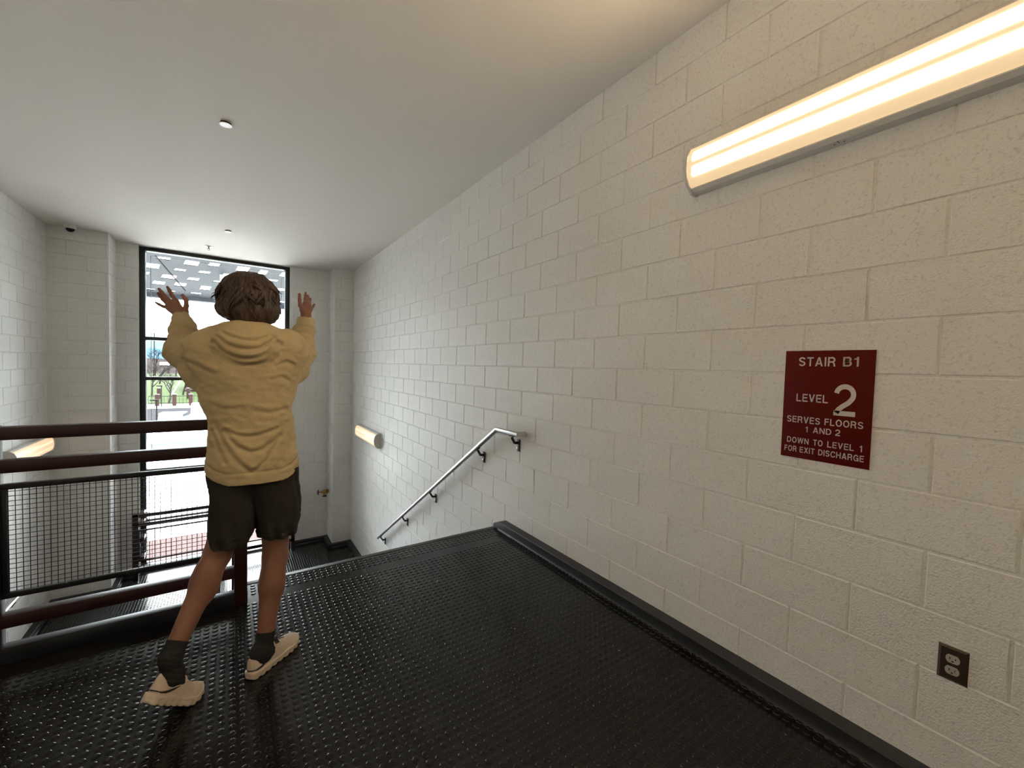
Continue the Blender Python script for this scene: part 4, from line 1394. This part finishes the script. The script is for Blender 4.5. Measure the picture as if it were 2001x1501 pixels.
def shoe(fr, side):
    o_, f_, l_, u_, h_ = fr
    pitch = math.acos(max(-1, min(1, float(f_ @ h_))))

    def place(v):
        v = np.asarray(v, float)
        x, y, z = v[:, 0], v[:, 1] * 1.0, v[:, 2]
        if pitch < 1e-3:
            return o_ + x[:, None] * f_ + y[:, None] * l_ + z[:, None] * u_
        bx = 0.205                                     # the toes stay flat on the floor
        a = pitch * (1 - np.clip((x - (bx - 0.03)) / 0.055, 0, 1))
        k_ = np.array([0, 0, 1.0]); bl = o_ + bx * f_
        s = np.linspace(-0.01, 0.30, 311)
        al = pitch * (1 - np.clip((s - (bx - 0.03)) / 0.055, 0, 1))
        cx_ = np.concatenate([[0], np.cumsum(np.cos((al[1:] + al[:-1]) / 2) * np.diff(s))])
        cz_ = np.concatenate([[0], np.cumsum(-np.sin((al[1:] + al[:-1]) / 2) * np.diff(s))])
        j = np.argmin(np.abs(s - bx)); cx_ -= cx_[j]; cz_ -= cz_[j]
        X_, Z_ = np.interp(x, s, cx_), np.interp(x, s, cz_)
        hz_ = X_ + z * np.sin(a); vz = Z_ + z * np.cos(a)
        return bl + hz_[:, None] * h_ + y[:, None] * l_ + vz[:, None] * k_

    sh = bpy.data.objects.new('shoe', None); COL.objects.link(sh); sh.parent = person
    # upper
    U = Field((-0.02, -0.065, -0.005), (0.305, 0.065, 0.135), 0.0022)
    top = lambda x: np.interp(x, [0, 0.02, 0.045, 0.07, 0.095, 0.125, 0.16, 0.20, 0.24, 0.265, 0.286], [0.094, 0.094, 0.080, 0.074, 0.090, 0.099, 0.084, 0.067, 0.057, 0.050, 0.034])

    def up(x, y, z):
        w = np.maximum(foot_w(x.ravel()).reshape(x.shape), 1e-3); c_ = foot_c(x.ravel()).reshape(x.shape); t_ = top(x.ravel()).reshape(x.shape)
        hh = np.maximum(z - 0.016, 0) / (t_ - 0.016)
        s = (np.abs((y - c_) / w) ** 2.3 + hh ** 2.5) ** (1 / 2.3)
        d = (s - 1) * np.minimum(w, 0.03)
        return np.maximum(np.maximum(d, 0.012 - z), np.maximum(-0.001 - x, x - 0.286))
    U.put((-0.01, -0.06, 0.0), (0.295, 0.06, 0.12), up)
    U.ell((0.058, 0.0, 0.105), (0.052, 0.024, 0.050), 0.006, sub=True)
    U.offset(lambda x, y, z: 0.0012 * vnoise(x, y, z, 60, 9))
    v, f = U.skin(); v = relax(v, f, 2, 0.4)
    from_np('upper', place(v), f, M['shoe'], sh, smooth=180)
    # sole of separate pods
    S_ = Field((-0.02, -0.07, -0.012), (0.31, 0.075, 0.05), 0.0022)

    def so(x, y, z):
        w = np.maximum(foot_w(np.clip((x.ravel() + 0.006) / 1.03, 0, 0.2855)).reshape(x.shape), 1e-3) + 0.0045
        c_ = foot_c(x.ravel()).reshape(x.shape)
        ph_ = x / 0.0315
        pod = np.abs(np.sin(math.pi * ph_))
        wave = np.where(z < 0.019, (1 - pod ** 0.5) * 0.006, 0.0)
        lowz = 0.0 + (1 - pod ** 0.4) * 0.007 + 0.010 * np.clip((x - 0.25) / 0.035, 0, 1) ** 2 + 0.008 * np.clip((0.02 - x) / 0.03, 0, 1) ** 2
        upz = 0.030 + 0.006 * np.clip((0.09 - x) / 0.09, 0, 1) - 0.003 * np.sin(x * 60)
        d1 = np.maximum(np.abs(y - c_) - (w - wave), np.maximum(-0.0045 - x, x - 0.2895))
        d2 = np.abs(z - (lowz + upz) / 2) - (upz - lowz) / 2
        return np.minimum(np.maximum(d1, d2), 0) + np.sqrt(np.maximum(d1 + 0.004, 0) ** 2 + np.maximum(d2 + 0.004, 0) ** 2) - 0.004 * 0 - 0.004
    S_.put((-0.012, -0.06, -0.002), (0.298, 0.07, 0.04), so)
    v, f = S_.skin(); v = relax(v, f, 2, 0.4)
    so_ = from_np('sole', place(v), f, M['sole'], sh, smooth=180)
    m_ = MB(); rows = []
    for i in range(30):
        x = 0.004 + i * 0.0095
        w = float(foot_w(np.array([x]))[0]) * 0.9; c_ = float(foot_c(np.array([x]))[0])
        zz_ = -0.0012 + 0.010 * max(0, (x - 0.25) / 0.035) ** 2 + 0.008 * max(0, (0.02 - x) / 0.03) ** 2
        rows.append([(x, c_ + w * q, zz_) for q in (-1, -0.5, 0, 0.5, 1)])
    m_.sheet(rows)
    ret = bmesh.ops.extrude_face_region(m_.bm, geom=m_.bm.faces[:])
    bmesh.ops.translate(m_.bm, verts=[q for q in ret['geom'] if isinstance(q, bmesh.types.BMVert)], vec=(0, 0, 0.006))
    vv = place(np.array([q.co[:] for q in m_.bm.verts]))
    for q, c_ in zip(m_.bm.verts, vv): q.co = c_
    m_.build('outsole', M['outsole'], so_)

    def surf(x, z, s):
        w = float(foot_w(np.array([x]))[0]); c_ = float(foot_c(np.array([x]))[0]); t_ = float(top(np.array([x]))[0])
        hh = min(0.98, max(z - 0.016, 0) / (t_ - 0.016))
        return (x, c_ + s * w * (1 - hh ** 2.5) ** (1 / 2.3), z)

    def strip(pts, rs, nm, m):
        mb = MB(); mb.tube(place(np.array(pts)), rs, 8)
        return mb
    # black side flash, on both sides of the heel
    mk = MB()
    for s in (-1, 1):
        pts = [surf(x, z, s) for x, z in ((0.006, 0.042), (0.022, 0.040), (0.040, 0.042), (0.058, 0.047), (0.078, 0.054), (0.098, 0.063))]
        mk.merge(strip(pts, [0.0022, 0.0034, 0.0044, 0.0044, 0.0032, 0.0012], 'flash', None))
    mk.merge(strip([surf(0.006, 0.042, -1), (-0.0015, 0.0, 0.042), surf(0.006, 0.042, 1)], [0.0022, 0.0022, 0.0022], 'flash', None))
    mk.build('side_flash', M['lace'], sh)
    lc = MB()
    for i in range(6):
        x = 0.128 + i * 0.0125
        t_ = float(top(np.array([x]))[0]); t2 = float(top(np.array([x + 0.008]))[0]); c_ = float(foot_c(np.array([x]))[0])
        lc.merge(strip([(x, c_ - 0.024 + 0.0015 * i, t_ - 0.010), (x + 0.004, c_, (t_ + t2) / 2 + 0.0005), (x + 0.008, c_ + 0.024 - 0.0015 * i, t2 - 0.010)], 0.0024, 'lace', None))
        lc.merge(strip([(x + 0.008, c_ - 0.024 + 0.0015 * i, t2 - 0.010), (x + 0.004, c_, (t_ + t2) / 2 + 0.002), (x, c_ + 0.024 - 0.0015 * i, t_ - 0.010)], 0.0024, 'lace', None))
    xb_ = 0.128; tb_ = float(top(np.array([xb_]))[0])
    for s in (-1, 1):
        lc.merge(strip([(xb_, 0.002, tb_ + 0.002), (xb_ - 0.004, s * 0.02, tb_ + 0.007), (xb_ + 0.004, s * 0.036, tb_ - 0.002), (xb_ + 0.012, s * 0.016, tb_ + 0.002), (xb_ + 0.004, 0.0, tb_ + 0.002)], 0.0018, 'lace', None))
    lc.build('laces', M['lace'], sh)
    return sh


shoe(frL, 1)
shoe(frR, -1)

# --- hair: a full cap of wavy hair made of one mass and many separate locks
HC = np.array([0.071, 2.245, 1.690])
Hr = Field((-0.09, 2.06, 1.52), (0.23, 2.42, 1.84), 0.0036)
Hr.ell((0.070, 2.245, 1.695), (0.103, 0.112, 0.113), 0.0)
Hr.ell((0.010, 2.215, 1.640), (0.062, 0.075, 0.058), 0.03)
Hr.ell((0.140, 2.215, 1.640), (0.048, 0.072, 0.066), 0.03)
Hr.ell((0.075, 2.170, 1.630), (0.085, 0.052, 0.068), 0.03)
Hr.ell((0.073, 2.352, 1.650), (0.060, 0.075, 0.085), 0.02, sub=True)      # the face stays clear
Hr.offset(lambda x, y, z: -0.006 * vnoise(x + 0.3 * z, y, z * 0.25, 42, 11) - 0.004 * vnoise(x + 0.25 * z, y, z * 0.25, 90, 12), 0.03)
v, f = Hr.skin(); v = relax(v, f, 1, 0.4)
del Hr
hm = bpy.data.meshes.new('hair')
hv, hf = [v], [f]
base = len(v)
rh = random.Random(21)


def surf_r(d):
    """distance of the hair surface from its centre in direction d"""
    a = np.array([0.105, 0.114, 0.116])
    r0 = 1 / math.sqrt(float(((d / a) ** 2).sum()))
    low = max(0.0, -d[2])
    return r0 * (1 + 0.05 * low)


def lock(points, rad_, n=6):
    global base
    pts = np.array(points); m_ = len(pts)
    rows = []
    prev = None
    for i in range(m_):
        d = pts[min(i + 1, m_ - 1)] - pts[max(i - 1, 0)]; d /= np.linalg.norm(d) + 1e-9
        rd = pts[i] - HC; rd -= d * (rd @ d); rd /= np.linalg.norm(rd) + 1e-9
        s = np.cross(d, rd)
        t = i / (m_ - 1)
        k_ = rad_ * (min(1, 0.35 + 2.2 * t) * (1 - max(0, (t - 0.45) / 0.55) ** 1.6 * 0.93))
        for j in range(n):
            a = 2 * math.pi * j / n
            rows.append(pts[i] + s * math.cos(a) * k_ * 1.25 + rd * math.sin(a) * k_ * 0.75)
    fs = []
    for i in range(m_ - 1):
        for j in range(n):
            fs.append((base + i * n + j, base + i * n + (j + 1) % n, base + (i + 1) * n + (j + 1) % n, base + (i + 1) * n + j))
    hv.append(np.array(rows)); hf.append(np.array(fs)); base += len(rows)


for i in range(330):
    az = rh.uniform(0, 2 * math.pi)
    front = math.sin(az) > 0.55                        # +y is the face side
    start = rh.uniform(0.02, 0.85)
    endp = rh.uniform(1.95, 2.32) if not front else rh.uniform(1.15, 1.35)
    if rh.random() < 0.45: endp -= rh.uniform(0.2, 0.8)
    n = 16
    pts = []
    ph_, amp, wv = rh.uniform(0, 6.28), rh.uniform(0.08, 0.26), rh.uniform(5, 10)
    sweep = rh.uniform(-0.45, 0.45)
    out = rh.uniform(-0.002, 0.010)
    curl = rh.uniform(0.004, 0.030) if rh.random() < 0.5 else rh.uniform(-0.012, 0.006)
    for q in range(n):
        t = q / (n - 1)
        pol = start + (endp - start) * t
        a = az + sweep * t + amp * math.sin(ph_ + wv * t) * t
        d = np.array([math.sin(pol) * math.cos(a), math.sin(pol) * math.sin(a), math.cos(pol)])
        r_ = surf_r(d) + out * (0.4 + 0.6 * t) + 0.008 * t * math.sin(ph_ * 2 + wv * 1.2 * t) + curl * t ** 4
        pts.append(HC + d * r_)
    lock(pts, rh.uniform(0.005, 0.0135))
# loose ends low at the back and sides
for i in range(230):
    az = rh.uniform(math.pi * 0.88, math.pi * 2.12)
    pol = rh.uniform(1.45, 2.15)
    d = np.array([math.sin(pol) * math.cos(az), math.sin(pol) * math.sin(az), math.cos(pol)])
    p0 = HC + d * (surf_r(d) - 0.006)
    side = np.array([-math.sin(az), math.cos(az), 0]) * rh.uniform(-0.04, 0.04)
    outw = np.array([math.cos(az), math.sin(az), 0]) * rh.uniform(-0.006, 0.030) * (1.3 if math.cos(az) < -0.3 else 0.8)
    L_ = rh.uniform(0.020, 0.060)
    pts = [p0 + np.array([0, 0, -L_ * t]) * (1 - 0.2 * t) + side * t * t + outw * t + 0.004 * math.sin(6 * t + az * 5) * np.array([math.sin(az), -math.cos(az), 0]) for t in np.linspace(0, 1, 8)]
    lock(pts, rh.uniform(0.0008, 0.0040), 5)
from_np('hair', np.concatenate(hv), np.concatenate(hf), M['hair'], person, smooth=180)
# ------------------------------------------------------------------ outdoors
M['asphalt'] = mat('asphalt', (0.018, 0.0172, 0.0192), 1.0, spec=0.0, vary=(0.4, 0.12))
M['paving'] = mat('pale_paving', (0.62, 0.61, 0.60), 0.85, vary=(1.5, 0.06))
M['brick_paving'] = mat('brick_paving', (0.055, 0.030, 0.029), 0.85, spec=0.1, vary=(2.5, 0.2))
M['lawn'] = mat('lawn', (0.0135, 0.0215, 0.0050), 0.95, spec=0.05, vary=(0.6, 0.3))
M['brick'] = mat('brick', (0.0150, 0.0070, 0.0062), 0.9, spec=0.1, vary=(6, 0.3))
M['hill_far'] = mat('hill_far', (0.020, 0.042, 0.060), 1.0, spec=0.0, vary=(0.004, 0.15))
M['hill_near'] = mat('wooded_hill', (0.0160, 0.0135, 0.0130), 1.0, spec=0.0, vary=(0.12, 0.5))
M['bark'] = mat('bark', (0.012, 0.0100, 0.0095), 0.9, spec=0.05)
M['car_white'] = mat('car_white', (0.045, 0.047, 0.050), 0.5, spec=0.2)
M['car_red'] = mat('car_red', (0.05, 0.004, 0.003), 0.4)
M['car_glass'] = mat('car_glass', (0.02, 0.025, 0.03), 0.1)
M['tyre'] = mat('tyre', (0.015, 0.015, 0.015), 0.8)
M['pole'] = mat('dark_pole', (0.006, 0.006, 0.0065), 0.9, spec=0.1)
M['white_paint'] = mat('white_paint', (0.72, 0.73, 0.74), 0.5)
M['pale_rail'] = mat('pale_rail', (0.045, 0.05, 0.048), 0.6)
M['panel_grey'] = mat('canopy_grey', (0.021, 0.0235, 0.0275), 0.7, spec=0.15, vary=(1.2, 0.12))
M['canopy_tab'] = mat('canopy_tab', (0.034, 0.035, 0.037), 0.6, spec=0.15)
M['shed_fascia'] = mat('shed_fascia', (0.05, 0.06, 0.07), 0.6)
M['cap'] = mat('stone_cap', (0.022, 0.020, 0.018), 0.8)

tag(MB().box(-60, 60, 9.32, 30.5, GRND - 0.3, GRND + 0.0).build('ground_plaza', M['paving'], smooth=None), kind='structure')
tag(MB().box(-120, 120, 30.5, 62, GRND - 0.3, GRND - 0.01).build('ground_car_park', M['asphalt'], smooth=None), kind='structure')
tag(MB().box(-40, 40, 14.5, 17.0, GRND - 0.1, GRND + 0.006).build('ground_brick_band', M['brick_paving'], smooth=None), kind='structure')
tag(MB().box(-120, 120, 62, 66, GRND - 0.3, GRND + 0.12).build('ground_sidewalk', M['paving'], smooth=None), kind='structure')
rows = []
for i in range(13):
    y = 66 + i * 6
    rows.append([(x, y, GRND + 0.1 + 1.9 * (1 - math.cos(math.pi * min(1, i / 7))) / 2 + 0.25 * math.sin(x * 0.11 + i)) for x in range(-90, 91, 6)])
tag(MB().sheet(rows).build('ground_lawn', M['lawn'], smooth=180), kind='structure')
MB_ = MB().box(-3.2, -1.55, 57.4, 59.6, GRND - 0.02, GRND + 0.05, 0.02)
tag(MB_.build('grass_island', M['lawn']), kind='structure')


def ridge(name, y, depth, base, amp, x0, x1, m, seed, n=90):
    r_ = random.Random(seed)
    phs = [(r_.uniform(0.6, 1.4) * k, r_.uniform(0, 6.28), 1.0 / k) for k in (1, 2, 3, 5, 8, 13)]
    rows = []
    for j in range(10):
        t = j / 9
        row = []
        for i in range(n):
            x = x0 + (x1 - x0) * i / (n - 1)
            hh = base + amp * sum(a * math.sin(f * x / (x1 - x0) * 12 + p_) for f, p_, a in phs) / 2
            row.append((x, y + depth * t, GRND + (hh - GRND) * math.sin(min(1, t * 1.35) * math.pi / 2) ** 1.3))
        rows.append(row)
    return tag(MB().sheet(rows).build(name, m, smooth=180), kind='structure')


ridge('mountain', 2300, 700, 40, 12, -1800, 900, M['hill_far'], 3)
ridge('wooded_hill', 140, 160, 1.5, 1.1, -160, 110, M['hill_near'], 8)


# bare trees
def tree_mesh(seed, height):
    r_ = random.Random(seed)
    tr, br = MB(), MB()

    def grow(p, d, L, rad, lvl):
        pts = [p]
        q = Vector(p)
        dd = Vector(d)
        for i in range(3):
            dd = (dd + Vector((r_.uniform(-.2, .2), r_.uniform(-.2, .2), r_.uniform(-.05, .15)))).normalized()
            q = q + dd * (L / 3)
            pts.append(q.copy())
        (tr if lvl == 0 else br).tube(pts, [rad, rad * .85, rad * .7, rad * .5], 5 if lvl < 2 else 3, cap=False)
        if lvl >= 4: return
        for i in range(4 if lvl else 5):
            a = r_.uniform(0, 6.28); s = r_.uniform(0.45, 0.95)
            side = Vector((math.cos(a), math.sin(a), 0))
            nd = (dd * math.cos(s) + side * math.sin(s)).normalized()
            st = pts[r_.choice((2, 3, 3))]
            grow(st, nd, L * r_.uniform(.55, .75), rad * .5, lvl + 1)
    grow(Vector((0, 0, 0)), Vector((0, 0, 1)), height * 0.34, height * 0.022, 0)
    out = []
    for nm, b_ in (('trunk', tr), ('branches', br)):
        me = bpy.data.meshes.new(nm); b_.bm.to_mesh(me); b_.bm.free(); me.materials.append(M['bark']); out.append(me)
    return out


protos = [tree_mesh(s, 6.0) for s in (2, 7, 11)]
trees = [(330, 796, 67.5, 0.95, 'bare tree standing by the brick pillar nearest the middle of the window strip'),
         (357, 786, 76, 1.0, 'bare tree on the lawn behind the white stair rails'),
         (297, 785, 76, 1.0, 'bare tree at the left edge of the window, on the green slope'),
         (382, 790, 96, 1.1, 'bare tree behind the low brick building'),
         (312, 770, 92, 1.1, 'bare tree farther up the lawn, left part of the window'),
         (344, 764, 104, 1.2, 'bare tree at the top of the lawn, middle of the window'),
         (302, 752, 114, 1.4, 'distant bare tree below the mountains, far left'),
         (328, 750, 126, 1.5, 'distant bare tree below the white roof'),
         (366, 750, 120, 1.5, 'distant bare tree right of the white roof')]
for i, (px_, py_, y, s, lab) in enumerate(trees):
    p = at(px_, py_, y)
    gz = GRND + 0.1 + (1.9 * (1 - math.cos(math.pi * min(1, max(0, (y - 66) / 42)))) / 2)
    t = thing('bare_tree', lab, 'tree', (p[0], y, gz), 'bare trees beyond the car park')
    me = protos[i % 3]
    for k in (0, 1):
        o = bpy.data.objects.new(me[k].name, me[k]); COL.objects.link(o); o.parent = t
    t.rotation_euler = (0, 0, i * 2.1); t.scale = (s, s, s)

# brick pillars with an iron fence between them
for (px_, y, lab) in ((307, 63.5, 'brick pillar with pale cap at the left of the iron fence'), (341, 63.5, 'brick pillar with pale cap in the middle of the iron fence'),
                      (373, 63.5, 'brick pillar with pale cap at the right of the iron fence'), (310.5, 72, 'brick pillar farther back on the green slope'),
                      (368, 72, 'brick pillar farther back near the brick building')):
    p = at(px_, 795, y)
    bz = GRND + 0.1 if y < 66 else GRND + 0.35
    t = thing('brick_pillar', lab, 'pillar', (p[0], y, bz), 'brick pillars beyond the car park')
    MB().box(p[0] - 0.19, p[0] + 0.19, y - 0.19, y + 0.19, bz, bz + 1.35, 0.02).build('shaft', M['brick'], t)
    MB().box(p[0] - 0.23, p[0] + 0.23, y - 0.23, y + 0.23, bz + 1.35, bz + 1.45, 0.03).build('cap_stone', M['cap'], t)
xa, xb = at(290, 795, 63.5)[0], at(405, 795, 63.5)[0]
t = thing('iron_fence', 'thin dark iron fence between the brick pillars', 'fence', ((xa + xb) / 2, 63.5, GRND + 0.1))
m_ = MB()
for z in (0.35, 1.15): m_.box(xa, xb, 63.47, 63.53, GRND + 0.1 + z, GRND + 0.16 + z)
m_.build('fence_rail', M['pole'], t, smooth=None)
m_ = MB()
n = int((xb - xa) / 0.35)
for i in range(n): m_.box(xa + i * 0.35, xa + i * 0.35 + 0.025, 63.49, 63.51, GRND + 0.12, GRND + 1.35)
m_.build('fence_pickets', M['pole'], t, smooth=None)

# stairs with white rails up the slope
p0, p1 = at(334, 790, 70), at(361, 762, 82)
t = thing('outdoor_stair_rail', 'white sloping stair rails on the green lawn', 'railing', (p0[0], 70, GRND + 0.3))
for k, dy in enumerate((0, 2.2)):
    a, b_ = Vector((p0[0], 70 + dy, GRND + 0.95)), Vector((p1[0], 76 + dy, GRND + 2.9))
    m_ = MB().bar(a, b_, 0.05, 0.06)
    for i in range(7):
        q = a.lerp(b_, i / 6); m_.box(q.x - 0.02, q.x + 0.02, q.y - 0.02, q.y + 0.02, q.z - 1.1, q.z)
    m_.build('rail', M['pale_rail'], t, smooth=None)

# low brick building and a distant white roof
p0, p1 = at(361, 790, 80), at(420, 790, 80)
t = thing('brick_building', 'low red brick building right of the white stair rails', 'building', ((p0[0] + p1[0]) / 2, 83, GRND + 0.5))
MB().box(p0[0], p1[0], 80, 88, GRND + 0.3, GRND + 2.85, 0.02).build('walls', M['brick'], t)
m_ = MB(); m_.box(p0[0] - 0.1, p1[0] + 0.1, 79.9, 88.1, GRND + 2.85, GRND + 3.0); m_.build('coping', M['cap'], t)
m_ = MB(); m_.box(p0[0] - 0.02, p1[0], 79.93, 80.0, GRND + 1.05, GRND + 1.22); m_.build('stone_band', M['cap'], t)
p0, p1 = at(316, 712, 190), at(352, 712, 190)
t = thing('distant_building', 'distant building with a flat white roof below the mountains', 'building', ((p0[0] + p1[0]) / 2, 193, -2.0))
MB().box(p0[0], p1[0], 190, 200, -4, p0[2] - 0.3).build('walls', M['hill_near'], t, smooth=None)
MB().box(p0[0] - 0.5, p1[0] + 0.5, 189.5, 200.5, p0[2] - 0.3, p0[2] + 0.75).build('roof', M['white_paint'], t, smooth=None)


# cars
def car(px_, y, col, yaw, lab, tall=1.5):
    p = at(px_, 830, y)
    t = thing('parked_car', lab, 'car', (p[0], y, GRND), 'cars in the car park')
    mt = Matrix.Translation((p[0], y, GRND)) @ Matrix.Rotation(yaw, 4, 'Z')
    W = 0.9

    def prof(pts, w0, w1, nm, m, par, bev=0.05):
        mb = MB()
        n = len(pts)
        r0 = [mb.bm.verts.new((x, -(w0 if z < 0.9 else w1), z)) for x, z in pts]
        r1 = [mb.bm.verts.new((x, (w0 if z < 0.9 else w1), z)) for x, z in pts]
        for j in range(n): mb.bm.faces.new((r0[j], r0[(j + 1) % n], r1[(j + 1) % n], r1[j]))
        mb.bm.faces.new(list(reversed(r0))); mb.bm.faces.new(r1)
        if bev: bmesh.ops.bevel(mb.bm, geom=mb.bm.edges[:], offset=bev, segments=2, affect='EDGES')
        mb.bm.transform(mt)
        return mb.build(nm, m, par)
    body = prof([(-2.2, 0.28), (2.2, 0.28), (2.25, 0.62), (2.1, 0.80), (1.0, 0.95), (-1.9, 0.98), (-2.25, 0.85)], W, W, 'body', col, t)
    prof([(0.95, 0.92), (0.25, tall - 0.04), (-1.1, tall - 0.02), (-1.85, 0.95)], W - 0.06, W - 0.2, 'windows', M['car_glass'], t, 0.03)
    prof([(0.30, tall - 0.10), (0.20, tall), (-1.05, tall), (-1.2, tall - 0.10)], W - 0.16, W - 0.17, 'roof', col, t, 0.02)
    for sx in (-1.35, 1.38):
        for sy in (-1, 1):
            c = mt @ Vector((sx, sy * (W - 0.1), 0.32))
            ax = mt.to_3x3() @ Vector((0, sy, 0))
            MB().lathe([(0.0, -0.1), (0.32, -0.1), (0.34, -0.05), (0.34, 0.08), (0.30, 0.11), (0.2, 0.09), (0.0, 0.09)], c, ax, 18).build('wheel', M['tyre'], t)
    for sy in (-1, 1):
        lt = MB().box(2.2, 2.27, sy * 0.62 - 0.16, sy * 0.62 + 0.16, 0.62, 0.74, 0.02)
        lt.bm.transform(mt); lt.build('headlight', M['chrome'], t)
    return t


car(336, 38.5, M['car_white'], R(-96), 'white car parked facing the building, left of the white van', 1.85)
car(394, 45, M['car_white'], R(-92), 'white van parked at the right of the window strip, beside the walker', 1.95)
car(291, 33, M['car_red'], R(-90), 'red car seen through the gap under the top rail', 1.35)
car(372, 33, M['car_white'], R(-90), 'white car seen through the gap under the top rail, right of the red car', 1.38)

# lamp posts
for (px_, y, h, lab) in ((306, 45, 2.25, 'dark lamp post standing in the car park left of the white car'), (315.5, 62.6, 2.4, 'thin dark lamp post by the brick pillars'),
                         (302, 130, 10.3, 'tall lamp post in front of the distant mountains'), (388, 61, 2.9, 'thin dark sign post right of the brick pillars')):
    p = at(px_, 800, y)
    gz = GRND if y < 62 else (GRND + 0.12 if y < 66 else -3.0)
    t = thing('lamp_post', lab, 'lamp post', (p[0], y, gz), 'lamp posts outside')
    r_ = 0.06 if h < 5 else 0.12
    MB().tube([(p[0], y, gz), (p[0], y, gz + h)], [r_, r_ * 0.8], 8).build('pole', M['pole'], t)
    MB().box(p[0] - 0.55 * (h / 3 if h < 5 else 1.6), p[0] + 0.1, y - 0.12, y + 0.12, gz + h - 0.02, gz + h + 0.10, 0.02).build('lamp_head', M['pole'], t)

# flat-roofed shelter just outside
y0 = 20.0
pa, pb = at(280, 866, y0), at(560, 866, y0)
t = thing('shelter', 'low shelter outside with a flat white roof and dark fascia', 'shelter', ((pa[0] + pb[0]) / 2, y0 + 3, GRND))
MB().box(pa[0] - 1.5, 0.0 + at(398, 866, y0)[0], y0, y0 + 5.5, -1.80, -1.70, 0.01).build('roof', M['white_paint'], t)
MB().box(pa[0] - 1.4, at(396, 866, y0)[0], y0 + 0.05, y0 + 5.4, -1.98, -1.80).build('fascia', M['shed_fascia'], t, smooth=None)
for xx in (pa[0] - 1.2, -0.75):
    for yy in (y0 + 0.2, y0 + 5.1):
        MB().box(xx, xx + 0.12, yy, yy + 0.12, GRND, -1.97).build('column', M['white_paint'], t)

# entrance canopy above the window: sloping metal deck with rows of bent-out tabs
t = thing('canopy', 'grey metal canopy with rows of punched openings, seen through the top of the window', 'canopy', (-0.3, 12, 3.0))
ya, za, yb, zb = 9.9, 4.1, 14.0, 2.97
NX, NY = 22, 9
xs0, xs1 = -5.2, 5.2
deck, tabs = MB(), MB()
r_ = random.Random(4)
cw = (xs1 - xs0) / NX
def dk(x, t_, up=0.0):
    return (x, ya + (yb - ya) * t_, za + (zb - za) * t_ + up)
for j in range(NY):
    t0, t1 = j / NY * 0.95, (j + 1) / NY * 0.95
    for i in range(NX):
        x0 = xs0 + i * cw + (cw / 2 if j % 2 else 0); x1 = x0 + cw
        ax, bx = x0 + cw * 0.20, x1 - cw * 0.16
        u0, u1 = t0 + (t1 - t0) * 0.22, t0 + (t1 - t0) * 0.72
        sk = cw * 0.12
        ax += r_.uniform(-.05, .12) * cw; bx -= r_.uniform(-.02, .25) * cw; u0 += r_.uniform(-.1, .15) * (t1 - t0); u1 -= r_.uniform(-.1, .22) * (t1 - t0)
        o = [dk(x0, t0), dk(x1, t0), dk(x1, t1), dk(x0, t1)]
        h_ = [dk(ax, u0), dk(bx, u0), dk(bx - sk, u1), dk(ax - sk, u1)]
        vo = [deck.bm.verts.new(q) for q in o]; vh = [deck.bm.verts.new(q) for q in h_]
        for q in range(4): deck.bm.faces.new((vo[q], vo[(q + 1) % 4], vh[(q + 1) % 4], vh[q]))
        lift = r_.uniform(0.05, 0.16)
        w_ = [h_[0], h_[1], dk(bx - sk * 0.4, u0 + (u1 - u0) * 0.75, lift), dk(ax - sk * 0.4, u0 + (u1 - u0) * 0.75, lift)]
        tabs.bm.faces.new([tabs.bm.verts.new(q) for q in w_])
bmesh.ops.remove_doubles(deck.bm, verts=deck.bm.verts[:], dist=0.0005)
ret = bmesh.ops.extrude_face_region(deck.bm, geom=deck.bm.faces[:])
bmesh.ops.translate(deck.bm, verts=[v for v in ret['geom'] if isinstance(v, bmesh.types.BMVert)], vec=(0, 0, 0.02))
deck.build('deck', M['panel_grey'], t, smooth=None)
ret = bmesh.ops.extrude_face_region(tabs.bm, geom=tabs.bm.faces[:])
bmesh.ops.translate(tabs.bm, verts=[v for v in ret['geom'] if isinstance(v, bmesh.types.BMVert)], vec=(0, 0, 0.012))
tabs.build('tabs', M['canopy_tab'], t, smooth=None)
MB().box(xs0, xs1, yb - 0.25, yb, zb - 0.03, zb + 0.16, 0.01).build('edge_beam', M['panel_grey'], t)
MB().tube([at(304, 500, 11), at(362, 568, 12.4)], 0.012, 8).build('tie_rod', M['pole'], t)
MB().box(*sorted((at(430, 543, 12.2)[0], at(441, 543, 12.2)[0])), 12.18, 12.22, at(430, 552, 12.2)[2], at(430, 537, 12.2)[2]).build('tag_plate', M['white_paint'], t)
